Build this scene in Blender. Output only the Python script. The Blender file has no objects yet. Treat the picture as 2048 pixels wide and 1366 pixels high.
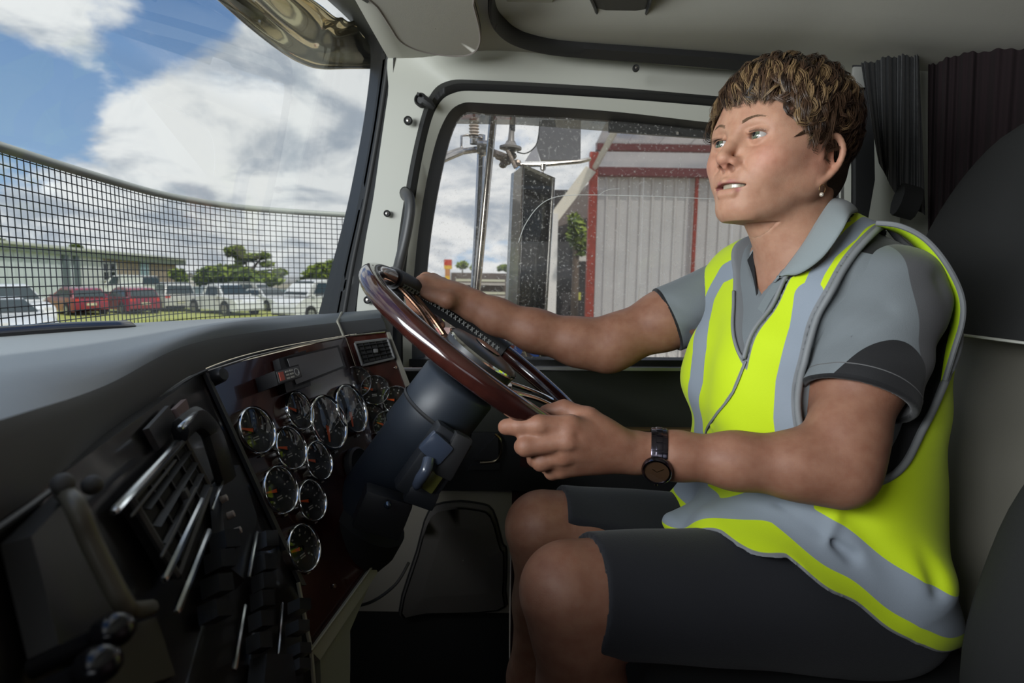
import bpy, bmesh, math, random
import numpy as np
from mathutils import Vector, Matrix, noise as mnoise
random.seed(7); RNG = np.random.RandomState(11)
C = bpy.context.scene.collection
SC = bpy.context.scene
CZ = 2.35                       # eye height of the photographer above the ground
F = 1138.0; CX = 1024.0; CY = 683.0
PITCH = -6.4; ROLL = 0.9
R3 = Matrix.Rotation(math.radians(90 + PITCH), 3, 'X') @ Matrix.Rotation(math.radians(ROLL), 3, 'Z')
cam_d = bpy.data.cameras.new('camera'); cam = bpy.data.objects.new('camera', cam_d); C.objects.link(cam)
cam.matrix_world = Matrix.Translation((0, 0, CZ)) @ R3.to_4x4()
cam_d.sensor_width = 36; cam_d.lens = F / 2048 * 36; cam_d.clip_start = 0.02; cam_d.clip_end = 500
cam_d.dof.use_dof = True; cam_d.dof.focus_distance = 0.88; cam_d.dof.aperture_fstop = 6.3
SC.camera = cam
SC.view_settings.view_transform = 'Standard'; SC.view_settings.look = 'None'
SC.view_settings.gamma = 1; SC.view_settings.use_curve_mapping = False
SC.view_settings.exposure = 0.0
SC.cycles.max_bounces = 8; SC.cycles.diffuse_bounces = 5; SC.cycles.glossy_bounces = 4
SC.cycles.transparent_max_bounces = 12; SC.cycles.sample_clamp_indirect = 4
SC.cycles.use_denoising = True
SC.cycles.caustics_reflective = False; SC.cycles.caustics_refractive = False

def ray(px, py):
    return R3 @ Vector(((px - CX) / F, -(py - CY) / F, -1.0))
def at(px, py, Y):
    """the point of the plane y = Y that the photograph shows at (px, py)"""
    d = ray(px, py); t = Y / d.y
    return Vector((d.x * t, Y, CZ + d.z * t))
def atz(px, py, z):
    d = ray(px, py); t = (z - CZ) / d.z
    return Vector((d.x * t, d.y * t, z))
def onplane(px, py, p0, n):
    d = ray(px, py); o = Vector((0, 0, CZ)); t = (p0 - o).dot(n) / d.dot(n)
    return o + d * t
def proj(p):
    v = R3.transposed() @ (Vector(p) - Vector((0, 0, CZ)))
    return (CX + F * v.x / -v.z, CY - F * v.y / -v.z)

# ---------------------------------------------------------------- world: blue sky with cumulus
def build_world():
    w = bpy.data.worlds.new('sky'); SC.world = w; w.use_nodes = True
    nt = w.node_tree; nt.nodes.clear(); L = nt.links.new
    def N(t, **k):
        n = nt.nodes.new(t)
        for a, b in k.items(): setattr(n, a, b)
        return n
    def math_(op, a, b=None, c=None, clamp=False):
        n = N('ShaderNodeMath', operation=op, use_clamp=clamp)
        for i, v in enumerate((a, b, c)):
            if v is None: continue
            if isinstance(v, (int, float)): n.inputs[i].default_value = v
            else: L(v, n.inputs[i])
        return n.outputs[0]
    tc = N('ShaderNodeTexCoord'); sep = N('ShaderNodeSeparateXYZ'); L(tc.outputs['Generated'], sep.inputs[0])
    x, y, z = sep.outputs
    zz = math_('ADD', math_('MAXIMUM', z, 0.0), 0.34)
    u = math_('DIVIDE', x, zz); v = math_('DIVIDE', y, zz)
    cb = N('ShaderNodeCombineXYZ'); L(u, cb.inputs[0]); L(v, cb.inputs[1])
    def noise(scale, det, off, rough=.55, dist=0.0):
        m = N('ShaderNodeMapping'); m.inputs['Location'].default_value = off; L(cb.outputs[0], m.inputs[0])
        n = N('ShaderNodeTexNoise'); n.inputs['Scale'].default_value = scale; n.inputs['Detail'].default_value = det
        n.inputs['Roughness'].default_value = rough; n.inputs['Distortion'].default_value = dist
        L(m.outputs[0], n.inputs['Vector']); return n.outputs['Fac']
    big = noise(1.5, 8, (3.1, 1.7, 0), .56)
    det = noise(4.2, 6, (7.7, 2.2, 0), .6)
    # broad breaks in the cloud deck, each a soft blob about a direction of the sky
    def blob(px, py, sharp):
        d = ray(px, py).normalized()
        dp = N('ShaderNodeVectorMath', operation='DOT_PRODUCT'); dp.inputs[1].default_value = d
        L(tc.outputs['Generated'], dp.inputs[0])
        # exp((dot-1)*sharp)
        return math_('EXPONENT', math_('MULTIPLY', math_('SUBTRACT', dp.outputs['Value'], 1.0), sharp))
    cover = math_('ADD', math_('MULTIPLY', big, 1.0), math_('MULTIPLY', det, .32))
    for (px, py, s, a) in ((60, 165, 160, -.26), (230, 120, 260, -.22), (330, 60, 160, -.26), (430, 10, 260, -.16), (-200, 120, 40, -.22), (20, 240, 300, -.10),
                           (560, 200, 60, .20), (420, 330, 50, .20), (120, 40, 500, .24), (10, 20, 400, .2), (220, 330, 90, .12),
                           (1000, 400, 60, .10), (600, 560, 20, .14), (250, 15, 900, .12)):
        cover = math_('ADD', cover, math_('MULTIPLY', blob(px, py, s), a))
    rmp = N('ShaderNodeMapRange', interpolation_type='SMOOTHSTEP'); L(cover, rmp.inputs[0])
    rmp.inputs[1].default_value = .585; rmp.inputs[2].default_value = .70
    mask = rmp.outputs[0]
    # cloud tone: white tops, blue grey bases
    tone = noise(3.0, 8, (1.4, 5.2, 0), .58, .4)
    tr = N('ShaderNodeMapRange', interpolation_type='SMOOTHSTEP'); L(tone, tr.inputs[0])
    tr.inputs[1].default_value = .43; tr.inputs[2].default_value = .66
    cm = N('ShaderNodeMix', data_type='RGBA'); L(tr.outputs[0], cm.inputs[0])
    cm.inputs[6].default_value = (.88, .89, .90, 1); cm.inputs[7].default_value = (.42, .47, .545, 1)
    sky = N('ShaderNodeMix', data_type='RGBA')
    gz = N('ShaderNodeMapRange'); L(z, gz.inputs[0]); gz.inputs[1].default_value = 0.0; gz.inputs[2].default_value = .5
    L(gz.outputs[0], sky.inputs[0])
    sky.inputs[6].default_value = (.36, .53, .74, 1); sky.inputs[7].default_value = (.055, .165, .43, 1)
    fin = N('ShaderNodeMix', data_type='RGBA'); L(mask, fin.inputs[0]); L(sky.outputs[2], fin.inputs[6]); L(cm.outputs[2], fin.inputs[7])
    # below the horizon: dull ground colour
    gm = N('ShaderNodeMapRange'); L(z, gm.inputs[0]); gm.inputs[1].default_value = -.02; gm.inputs[2].default_value = .0
    g2 = N('ShaderNodeMix', data_type='RGBA'); L(gm.outputs[0], g2.inputs[0]); g2.inputs[6].default_value = (.17, .16, .13, 1)
    L(fin.outputs[2], g2.inputs[7])
    bg = N('ShaderNodeBackground'); L(g2.outputs[2], bg.inputs[0]); bg.inputs[1].default_value = 1.0
    out = N('ShaderNodeOutputWorld'); L(bg.outputs[0], out.inputs[0])
    w.cycles.sampling_method = 'MANUAL'; w.cycles.sample_map_resolution = 512
build_world()
sun_d = bpy.data.lights.new('sun', 'SUN'); sun_d.energy = 3.0; sun_d.angle = math.radians(1.5); sun_d.color = (1, .96, .88)
sun = bpy.data.objects.new('sun', sun_d); C.objects.link(sun); sun.location = (3, -4, 12)
# the sun stands high behind the photographer, towards the rear of the cab
sun.rotation_euler = Vector((.35, -.62, 1.0)).to_track_quat('Z', 'Y').to_euler()

# added fill lamps standing in for daylight at the windscreen and passenger door
def area(name, loc, target, sx, sy, watts, col):
    d = bpy.data.lights.new(name, 'AREA'); d.shape = 'RECTANGLE'; d.size = sx; d.size_y = sy; d.energy = watts; d.color = col
    o = bpy.data.objects.new(name, d); C.objects.link(o); o.location = loc; o.rotation_euler = (Vector(target) - Vector(loc)).to_track_quat('-Z', 'Y').to_euler(); return o
area('windscreen_fill', (-.92, -.12, CZ + .27), (.25, .95, CZ + .20), 1.1, .42, 30, (.93, .97, 1.0))
area('passenger_door_fill', (-.1, -1.35, CZ + .25), (.2, 1.0, CZ + .15), 1.0, .4, 1.0, (1, .97, .93))

# ---------------------------------------------------------------- materials
MATS = {}
def mat(name, col, rough=.6, metal=0.0, spec=.5, bump=0, bscale=200, noise=0, nscale=20, coat=0, sss=0, trans=0, emit=None, sheen=0, coord='Object', col2=None, bdist=.001):
    if name in MATS: return MATS[name]
    m = bpy.data.materials.new(name); m.use_nodes = True; nt = m.node_tree; b = nt.nodes['Principled BSDF']; L = nt.links.new
    b.inputs['Base Color'].default_value = (*col, 1); b.inputs['Roughness'].default_value = rough
    b.inputs['Metallic'].default_value = metal; b.inputs['Specular IOR Level'].default_value = spec
    b.inputs['Coat Weight'].default_value = coat; b.inputs['Coat Roughness'].default_value = .06
    if sheen: b.inputs['Sheen Weight'].default_value = sheen
    if sss:
        b.inputs['Subsurface Weight'].default_value = sss; b.inputs['Subsurface Radius'].default_value = (.012, .004, .002); b.inputs['Subsurface Scale'].default_value = .6
    if emit: b.inputs['Emission Color'].default_value = (*emit[0], 1); b.inputs['Emission Strength'].default_value = emit[1]
    if noise or bump or col2:
        tc = nt.nodes.new('ShaderNodeTexCoord')
    if noise or col2:
        n = nt.nodes.new('ShaderNodeTexNoise'); n.inputs['Scale'].default_value = nscale; n.inputs['Detail'].default_value = 4
        L(tc.outputs[coord], n.inputs['Vector'])
        mx = nt.nodes.new('ShaderNodeMix'); mx.data_type = 'RGBA'
        c2 = col2 if col2 else tuple(c * (1 - noise) for c in col)
        mx.inputs[6].default_value = (*col, 1); mx.inputs[7].default_value = (*c2, 1)
        mr = nt.nodes.new('ShaderNodeMapRange'); mr.inputs[1].default_value = .35; mr.inputs[2].default_value = .65
        L(n.outputs['Fac'], mr.inputs[0]); L(mr.outputs[0], mx.inputs[0]); L(mx.outputs[2], b.inputs['Base Color'])
    if bump:
        n = nt.nodes.new('ShaderNodeTexNoise'); n.inputs['Scale'].default_value = bscale; n.inputs['Detail'].default_value = 3
        L(tc.outputs[coord], n.inputs['Vector'])
        bp = nt.nodes.new('ShaderNodeBump'); bp.inputs['Strength'].default_value = bump; bp.inputs['Distance'].default_value = bdist
        L(n.outputs['Fac'], bp.inputs['Height']); L(bp.outputs[0], b.inputs['Normal'])
    MATS[name] = m
    return m
def glass_mat(name, tint, gloss=.06, rough=0.0, haze=0.0):
    """thin pane: lets the view through with a tint and mirrors a little"""
    m = bpy.data.materials.new(name); m.use_nodes = True; nt = m.node_tree; nt.nodes.clear(); L = nt.links.new
    t = nt.nodes.new('ShaderNodeBsdfTransparent'); t.inputs[0].default_value = (*tint, 1)
    g = nt.nodes.new('ShaderNodeBsdfGlossy'); g.inputs['Roughness'].default_value = rough; g.inputs[0].default_value = (1, 1, 1, 1)
    f = nt.nodes.new('ShaderNodeFresnel'); f.inputs[0].default_value = 1.35
    mm = nt.nodes.new('ShaderNodeMath'); mm.operation = 'MULTIPLY'; mm.inputs[1].default_value = gloss / .04; L(f.outputs[0], mm.inputs[0])
    mc = nt.nodes.new('ShaderNodeMath'); mc.operation = 'MINIMUM'; mc.inputs[1].default_value = .14; L(mm.outputs[0], mc.inputs[0])
    mx = nt.nodes.new('ShaderNodeMixShader'); L(mc.outputs[0], mx.inputs[0]); L(t.outputs[0], mx.inputs[1]); L(g.outputs[0], mx.inputs[2])
    last = mx.outputs[0]
    if haze:
        d = nt.nodes.new('ShaderNodeBsdfDiffuse'); d.inputs[0].default_value = (.8, .78, .74, 1)
        tc = nt.nodes.new('ShaderNodeTexCoord'); n = nt.nodes.new('ShaderNodeTexNoise'); n.inputs['Scale'].default_value = 160; n.inputs['Detail'].default_value = 5
        L(tc.outputs['Object'], n.inputs['Vector'])
        r = nt.nodes.new('ShaderNodeMapRange'); r.inputs[1].default_value = .60; r.inputs[2].default_value = .80; r.inputs[3].default_value = haze; r.inputs[4].default_value = haze + .5
        L(n.outputs['Fac'], r.inputs[0])
        m2 = nt.nodes.new('ShaderNodeMixShader'); L(r.outputs[0], m2.inputs[0]); L(last, m2.inputs[1]); L(d.outputs[0], m2.inputs[2]); last = m2.outputs[0]
    o = nt.nodes.new('ShaderNodeOutputMaterial'); L(last, o.inputs[0]); MATS[name] = m
    return m

# ---------------------------------------------------------------- object helpers
def link(o, parent=None):
    C.objects.link(o)
    if parent is not None: o.parent = parent
    return o
def tag(o, label=None, cat=None, group=None, kind=None):
    if label: o['label'] = label
    if cat: o['category'] = cat
    if group: o['group'] = group
    if kind: o['kind'] = kind
    return o
def empty(name, loc=(0, 0, 0), parent=None, label=None, cat=None, group=None, rot=(0, 0, 0)):
    o = bpy.data.objects.new(name, None); o.empty_display_size = .05; link(o, parent); o.location = loc; o.rotation_euler = rot
    return tag(o, label, cat, group)
class MB:
    """collects shapes, then links them as ONE mesh object"""
    def __init__(s): s.v = []; s.f = []; s.m = []
    def add(s, verts, faces, mi=0):
        b = len(s.v); s.v += [tuple(v) for v in verts]; s.f += [tuple(i + b for i in f) for f in faces]; s.m += [mi] * len(faces); return s
    def box(s, lo, hi, M=None, mi=0, bev=0):
        x0, y0, z0 = lo; x1, y1, z1 = hi
        if bev > 0:
            b = bev; vs = []; 
            bm = bmesh.new(); bmesh.ops.create_cube(bm, size=1)
            for v in bm.verts: v.co = Vector(((x0 + x1) / 2 + v.co.x * (x1 - x0), (y0 + y1) / 2 + v.co.y * (y1 - y0), (z0 + z1) / 2 + v.co.z * (z1 - z0)))
            bmesh.ops.bevel(bm, geom=list(bm.edges), offset=b, segments=2, profile=.6, affect='EDGES')
            bm.verts.index_update(); vs = [v.co.copy() for v in bm.verts]; fs = [[v.index for v in f.verts] for f in bm.faces]; bm.free()
        else:
            vs = [Vector(p) for p in ((x0, y0, z0), (x1, y0, z0), (x1, y1, z0), (x0, y1, z0), (x0, y0, z1), (x1, y0, z1), (x1, y1, z1), (x0, y1, z1))]
            fs = [(0, 3, 2, 1), (4, 5, 6, 7), (0, 1, 5, 4), (1, 2, 6, 5), (2, 3, 7, 6), (3, 0, 4, 7)]
        if M is not None: vs = [M @ v for v in vs]
        return s.add(vs, fs, mi)
    def tube(s, pts, r, n=10, closed=False, cap=True, mi=0, up=None, flat=1.0):
        pts = [Vector(p) for p in pts]; k = len(pts); rs = r if hasattr(r, '__len__') else [r] * k
        tang = []
        for i in range(k):
            a = pts[(i - 1) % k] if (closed or i > 0) else pts[0]; b = pts[(i + 1) % k] if (closed or i < k - 1) else pts[-1]
            t = (b - a); tang.append(t.normalized() if t.length > 1e-9 else Vector((0, 0, 1)))
        u = Vector(up) if up is not None else (Vector((0, 0, 1)) if abs(tang[0].z) < .9 else Vector((1, 0, 0)))
        vs = []; prev = u
        for i in range(k):
            t = tang[i]; a = (prev - t * prev.dot(t))
            if a.length < 1e-6: a = t.orthogonal()
            a.normalize(); b = t.cross(a); prev = a if up is None else u
            for j in range(n):
                an = 2 * math.pi * j / n; vs.append(pts[i] + (a * math.cos(an) * flat + b * math.sin(an)) * rs[i])
        fs = []
        for i in range(k if closed else k - 1):
            for j in range(n):
                i2 = (i + 1) % k; fs.append((i * n + j, i * n + (j + 1) % n, i2 * n + (j + 1) % n, i2 * n + j))
        if cap and not closed: fs += [tuple(range(n))[::-1], tuple((k - 1) * n + j for j in range(n))]
        return s.add(vs, fs, mi)
    def cyl(s, a, b, r, r2=None, n=20, mi=0): return s.tube([a, b], [r, r if r2 is None else r2], n, mi=mi)
    def lathe(s, prof, M=None, n=32, mi=0, cap=False):
        """prof: list of (radius, height) about local Z"""
        vs = []; fs = []
        for (r, h) in prof:
            for j in range(n):
                a = 2 * math.pi * j / n; vs.append(Vector((r * math.cos(a), r * math.sin(a), h)))
        for i in range(len(prof) - 1):
            for j in range(n): fs.append((i * n + j, i * n + (j + 1) % n, (i + 1) * n + (j + 1) % n, (i + 1) * n + j))
        if cap: fs += [tuple(range(n))[::-1], tuple((len(prof) - 1) * n + j for j in range(n))]
        if M is not None: vs = [M @ v for v in vs]
        return s.add(vs, fs, mi)
    def prism(s, poly, d, M=None, mi=0):
        """poly: 3-D points of a planar outline, d: the vector it is extruded by"""
        n = len(poly); vs = [Vector(p) for p in poly] + [Vector(p) + Vector(d) for p in poly]
        if M is not None: vs = [M @ v for v in vs]
        return s.add(vs, [tuple(range(n))[::-1], tuple(range(n, 2 * n))] + [(i, (i + 1) % n, n + (i + 1) % n, n + i) for i in range(n)], mi)
    def strip(s, a, b, d, closed=False, mi=0):
        """a slab between two polylines a and b, thickness vector d"""
        n = len(a); d = Vector(d); vs = [Vector(p) for p in a] + [Vector(p) for p in b] + [Vector(p) + d for p in a] + [Vector(p) + d for p in b]; fs = []
        for i in range(n if closed else n - 1):
            j = (i + 1) % n
            fs += [(i, j, n + j, n + i), (2 * n + i, 3 * n + i, 3 * n + j, 2 * n + j), (i, 2 * n + i, 2 * n + j, j), (n + i, n + j, 3 * n + j, 3 * n + i)]
        if not closed: fs += [(0, n, 3 * n, 2 * n), (n - 1, 3 * n - 1, 4 * n - 1, 2 * n - 1)]
        return s.add(vs, fs, mi)
    def sphere(s, c, r, M=None, n=16, mi=0):
        rr = r if hasattr(r, '__len__') else (r, r, r); vs = []; fs = []; c = Vector(c)
        for i in range(n // 2 + 1):
            t = math.pi * i / (n // 2)
            for j in range(n):
                a = 2 * math.pi * j / n; p = Vector((rr[0] * math.sin(t) * math.cos(a), rr[1] * math.sin(t) * math.sin(a), rr[2] * math.cos(t)))
                vs.append(c + (M @ p if M is not None else p))
        for i in range(n // 2):
            for j in range(n): fs.append((i * n + j, (i + 1) * n + j, (i + 1) * n + (j + 1) % n, i * n + (j + 1) % n))
        return s.add(vs, fs, mi)
    def build(s, name, m, parent=None, smooth=True, angle=40):
        me = bpy.data.meshes.new(name); me.from_pydata(s.v, [], s.f)
        for x in (m if isinstance(m, (list, tuple)) else [m]): me.materials.append(x)
        if any(s.m): me.polygons.foreach_set('material_index', s.m)
        bm = bmesh.new(); bm.from_mesh(me); bmesh.ops.remove_doubles(bm, verts=bm.verts, dist=1e-6); bmesh.ops.recalc_face_normals(bm, faces=bm.faces); bm.to_mesh(me); bm.free()
        if smooth: me.shade_smooth(); me.set_sharp_from_angle(angle=math.radians(angle))
        o = bpy.data.objects.new(name, me); link(o, parent)
        if parent is not None: o.matrix_parent_inverse = parent.matrix_basis.inverted() if parent.parent is None else Matrix()
        return o
def struct(o): o['kind'] = 'structure'; return o
def smooth_path(pts, n=8, closed=False):
    """Catmull-Rom through the points"""
    P = [Vector(p) for p in pts]; k = len(P); out = []
    for i in range(k if closed else k - 1):
        g = lambda j: P[j % k] if closed else P[min(max(j, 0), k - 1)]
        p0, p1, p2, p3 = g(i - 1), g(i), g(i + 1), g(i + 2)
        for t in np.arange(n) / n:
            out.append(.5 * ((2 * p1) + (p2 - p0) * t + (2 * p0 - 5 * p1 + 4 * p2 - p3) * t * t + (3 * p1 - p0 - 3 * p2 + p3) * t ** 3))
    if not closed: out.append(P[-1])
    return out
def frame_of(n, up=(0, 0, 1)):
    """matrix whose local Z is n and local Y is as near up as it can be"""
    n = Vector(n).normalized(); u = Vector(up); u = (u - n * u.dot(n)).normalized(); x = u.cross(n)
    return Matrix((x, u, n)).transposed()
# ================================================================ the cab
cream = mat('cream_plastic', (.50, .50, .44), .5, bump=.15, bscale=900, bdist=.0004)
cream_dk = mat('headliner', (.42, .41, .36), .8, bump=.25, bscale=700, bdist=.0006)
rubber = mat('black_rubber', (.018, .018, .018), .55)
black = mat('black_plastic', (.022, .022, .023), .42, bump=.1, bscale=1200, bdist=.0003)
blackm = mat('matt_black', (.012, .012, .012), .8)
glossb = mat('gloss_black', (.01, .01, .012), .12)
chrome = mat('chrome', (.82, .82, .80), .1, metal=1)
dchrome = mat('worn_chrome', (.60, .56, .52), .22, metal=1, noise=.3, nscale=60)
grey = mat('grey_plastic', (.10, .10, .098), .6)
maroon = mat('maroon_vinyl', (.045, .010, .010), .5, bump=.2, bscale=500, bdist=.0005)
wood = mat('dark_burl_wood', (.060, .014, .010), .22, coat=.6, col2=(.022, .006, .005), nscale=9)
dashm = mat('dash_leather', (.165, .185, .198), .42, bump=.35, bscale=900, bdist=.0005)
dashf = mat('dash_fascia', (.085, .086, .085), .55, bump=.25, bscale=900, bdist=.0004)
DY = 1.30
ZC = CZ + .455
def path(px, Y, n=6): return smooth_path([at(x, y, Y if not callable(Y) else Y(x, y)) for x, y in px], n)
# loops round the door window: glass edge, inner frame, outer frame, gasket (bottom left, over the top, to the bottom right)
L0 = [(850, 735), (850, 640), (853, 550), (864, 450), (882, 350), (905, 262), (932, 226), (990, 229), (1215, 241), (1430, 262), (1640, 283), (1668, 310), (1672, 450), (1672, 600), (1670, 735)]
L1 = [(824, 735), (824, 640), (828, 550), (840, 440), (860, 330), (884, 250), (918, 209), (985, 207), (1215, 222), (1430, 246), (1650, 266), (1684, 296), (1688, 450), (1688, 600), (1686, 735)]
L2 = [(806, 735), (806, 640), (812, 540), (828, 415), (848, 300), (872, 218), (908, 186), (980, 183), (1215, 196), (1430, 213), (1660, 232), (1698, 262), (1702, 450), (1702, 600), (1700, 735)]
L3 = [(786, 735), (786, 640), (792, 520), (808, 400), (830, 284), (855, 200), (893, 163), (975, 161), (1215, 174), (1430, 192), (1670, 212), (1716, 242), (1720, 450), (1720, 600), (1718, 735)]
# the wall's outer edge: windscreen gasket on the left, the roof on top
def Lo_pt(i):
    lo = [(722, 735), (712, 640), (728, 500), (746, 400), (760, 300), (776, 190), (792, 96)]
    return at(*lo[i], 1.275)
LoP = [Lo_pt(i) for i in range(7)] + [atz(975, 98, ZC + .01), atz(1215, 118, ZC + .01), atz(1430, 138, ZC + .01), atz(1670, 150, ZC + .01)] + [at(1790, 200, 1.25), at(1800, 450, 1.25), at(1800, 600, 1.25), at(1800, 735, 1.25)]
p0_, p1_, p2_ = path(L0, DY + .004), path(L1, DY), path(L2, DY - .012)
p3_ = path(L3, DY - .022); pO = smooth_path(LoP, 6)
w = MB(); w.strip(p3_, pO, (0, .02, 0)); struct(w.build('wall_right', cream))
w = MB(); w.strip(path(L0, DY + .03), path(L1, DY - .004), (0, .012, 0)); struct(w.build('window_frame', rubber))
w = MB(); w.strip(path(L1, DY - .004), path(L2, DY - .022), (0, .02, 0)); struct(w.build('trim_1', cream))
ga = MB()
mid = [(a + b) / 2 + Vector((0, -.012, 0)) for a, b in zip(path(L2, DY - .02), p3_)]
ga.strip(path(L2, DY - .02), mid, (0, .01, 0)); ga.strip(mid, path(L3, DY - .024), (0, .01, 0))
struct(ga.build('trim_2', rubber, angle=80))
# windscreen gasket: broad black band with a bead
G_in = [(640, 640), (668, 540), (700, 418), (728, 280), (742, 190), (749, 120), (745, 78), (728, 44), (690, 0), (640, -50)]
G_out = [(708, 640), (724, 520), (745, 405), (766, 280), (781, 180), (792, 100), (791, 78), (780, 50), (748, 0), (715, -50)]
gi = smooth_path([at(x, y, Y) for (x, y), Y in zip(G_in, (1.40, 1.40, 1.39, 1.38, 1.37, 1.36, 1.33, 1.28, 1.17, 1.02))], 6)
go = smooth_path([at(x, y, Y) for (x, y), Y in zip(G_out, (1.29, 1.29, 1.28, 1.28, 1.28, 1.27, 1.24, 1.18, 1.06, .93))], 6)
gm_ = [a * .45 + b * .55 + Vector((.004, -.02, 0)) for a, b in zip(gi, go)]
g = MB(); g.strip(gi, gm_, (-.012, .012, 0)); g.strip(gm_, go, (-.012, .012, 0)); g.tube([a * .3 + b * .7 + Vector((.004, -.016, 0)) for a, b in zip(gi, go)], .007, 8)
struct(g.build('trim_3', rubber, angle=60))
# dusty reveal seen through the gasket gap beside the pillar (outer pillar skin)
g = MB(); g.strip([p + Vector((-.01, .05, 0)) for p in gi], [p + Vector((0, .05, 0)) for p in go], (-.01, .02, 0)); struct(g.build('trim_4', mat('pillar_outer', (.05, .055, .055), .4)))
# windscreen: a flat raked pane from the pillar to the centre post
wg = glass_mat('windscreen_glass', (.97, .985, .98), .035)
ws = MB(); a = Vector((-.44, 1.41, CZ - .14)); b = Vector((-.80, .30, CZ - .14)); c = Vector((-.57, .20, CZ + .62)); d = Vector((-.285, 1.38, CZ + .62))
ws.prism([a, b, c, d], (-.005, 0, 0)); ws.build('window_1', wg, smooth=False); struct(bpy.data.objects['window_1'])
# roof: headliner with the deep recess above the seats
rl = MB()
X = [-.46, -.30, -.12, 0, .2, .45, .7, 1.0]
Yr = [1.36, 1.24, 1.13, 1.05, .9, .7, .4, 0.0, -.4, -.75]
def roofz(x, y):
    t = min(max((1.13 - y) / .22, 0), 1); t = t * t * (3 - 2 * t); s = min(max((x + .30) / .30, 0), 1); s = s * s * (3 - 2 * s)
    return ZC + .008 + .075 * t * s - .03 * min(max((x - .55) / .4, 0), 1)
vs = [Vector((x, y, roofz(x, y))) for x in np.linspace(-.275, 1.05, 40) for y in np.linspace(1.44, -.8, 60)]
fs = [(i * 60 + j, i * 60 + j + 1, (i + 1) * 60 + j + 1, (i + 1) * 60 + j) for i in range(39) for j in range(59)]
rl.add(vs, fs); o = struct(rl.build('ceiling', cream_dk, angle=80))
sm = o.modifiers.new('t', 'SOLIDIFY'); sm.thickness = .03; sm.offset = 1
# black beading round the roof recess
S1 = [(984, -60), (976, 0), (978, 34), (990, 62), (1018, 86), (1066, 102), (1130, 112), (1280, 124), (1430, 137), (1520, 146), (1640, 152)]
S2 = [(1000, -60), (990, 0), (992, 30), (1004, 50), (1030, 70), (1080, 86), (1140, 95), (1280, 105), (1430, 116), (1520, 124), (1640, 132)]
s = MB(); s1 = smooth_path([atz(x, y, ZC - .002) for x, y in S1], 6); s2 = smooth_path([atz(x, y, ZC - .004) for x, y in S2], 6)
mm = [(p + q) / 2 + Vector((0, 0, -.010)) for p, q in zip(s1, s2)]
s.strip(s1, mm, (0, 0, .016)); s.strip(mm, s2, (0, 0, .016)); struct(s.build('trim_5', rubber, angle=70))
# cove between the wall and the roof, over the windscreen
s = MB(); s.strip(smooth_path([at(792, 96, 1.275), atz(880, 97, ZC + .01), atz(975, 98, ZC + .01)], 4), smooth_path([at(748, 0, 1.07), at(745, -60, .98), at(745, -160, .80)], 4), (0, 0, .015)); struct(s.build('trim_6', cream))
# rear wall, rear corner and floor
r = MB(); r.box((.98, -.8, CZ - 1.1), (1.02, 1.30, CZ + .52)); struct(r.build('wall_rear', maroon))
r = MB(); r.strip(smooth_path([at(1790, 120, 1.25), at(1800, 450, 1.25), at(1800, 900, 1.25)], 4), smooth_path([Vector((.99, 1.22, CZ + .5)), Vector((.99, 1.22, CZ)), Vector((.99, 1.22, CZ - .6))], 4), (0, .02, 0)); struct(r.build('trim_7', mat('rear_corner', (.20, .20, .17), .7)))
fl = MB(); fl.box((-.75, -.8, CZ - 1.16), (1.02, 1.36, CZ - 1.10)); struct(fl.build('floor', mat('floor_rubber', (.02, .017, .017), .85, bump=.4, bscale=90, bdist=.002)))
# unseen passenger side: sill, door panel, and window opening narrowed to dim the cab
fl = MB(); fl.box((-.75, -.86, CZ - 1.16), (1.02, -.80, CZ - .12)); fl.box((-.75, -.86, CZ + .22), (1.02, -.80, CZ + .52)); fl.box((-.75, -.86, CZ - .2), (-.40, -.80, CZ + .4)); fl.box((.36, -.86, CZ - .2), (1.02, -.80, CZ + .4)); struct(fl.build('wall_left', black))
# engine bulkhead under the dash
fl = MB(); fl.box((-.80, -.8, CZ - 1.12), (-.74, 1.36, CZ - .14)); struct(fl.build('wall_front', blackm))

# ---------------------------------------------------------------- driver's door below the window
door = empty('door_1', at(1200, 900, 1.30)); struct(door)
d = MB(); d.prism([at(700, 742, 1.285), at(1800, 742, 1.285), at(1800, 868, 1.285), at(700, 862, 1.285)], (0, .05, 0)); d.build('upper_panel', mat('door_vinyl', (.022, .024, .018), .5, bump=.3, bscale=700), door)
d = MB(); d.prism([at(700, 864, 1.275), at(1800, 872, 1.275), at(1800, 990, 1.275), at(700, 978, 1.275)], (0, .06, 0)); d.build('middle_panel', black, door)
d = MB(); d.prism([at(700, 978, 1.285), at(1024, 984, 1.285), at(1018, 1226, 1.285), at(700, 1222, 1.285)], (0, .05, 0)); d.build('lower_panel', mat('door_grey_vinyl', (.36, .33, .28), .6, bump=.3, bscale=500), door)
d = MB(); d.prism([at(1024, 984, 1.287), at(1800, 990, 1.287), at(1800, 1500, 1.287), at(1018, 1500, 1.287)], (0, .05, 0)); d.build('maroon_panel', maroon, door)
d = MB(); d.prism([at(700, 1222, 1.287), at(1018, 1226, 1.287), at(1018, 1700, 1.287), at(700, 1700, 1.287)], (0, .05, 0)); d.build('kick_panel', blackm, door)
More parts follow.
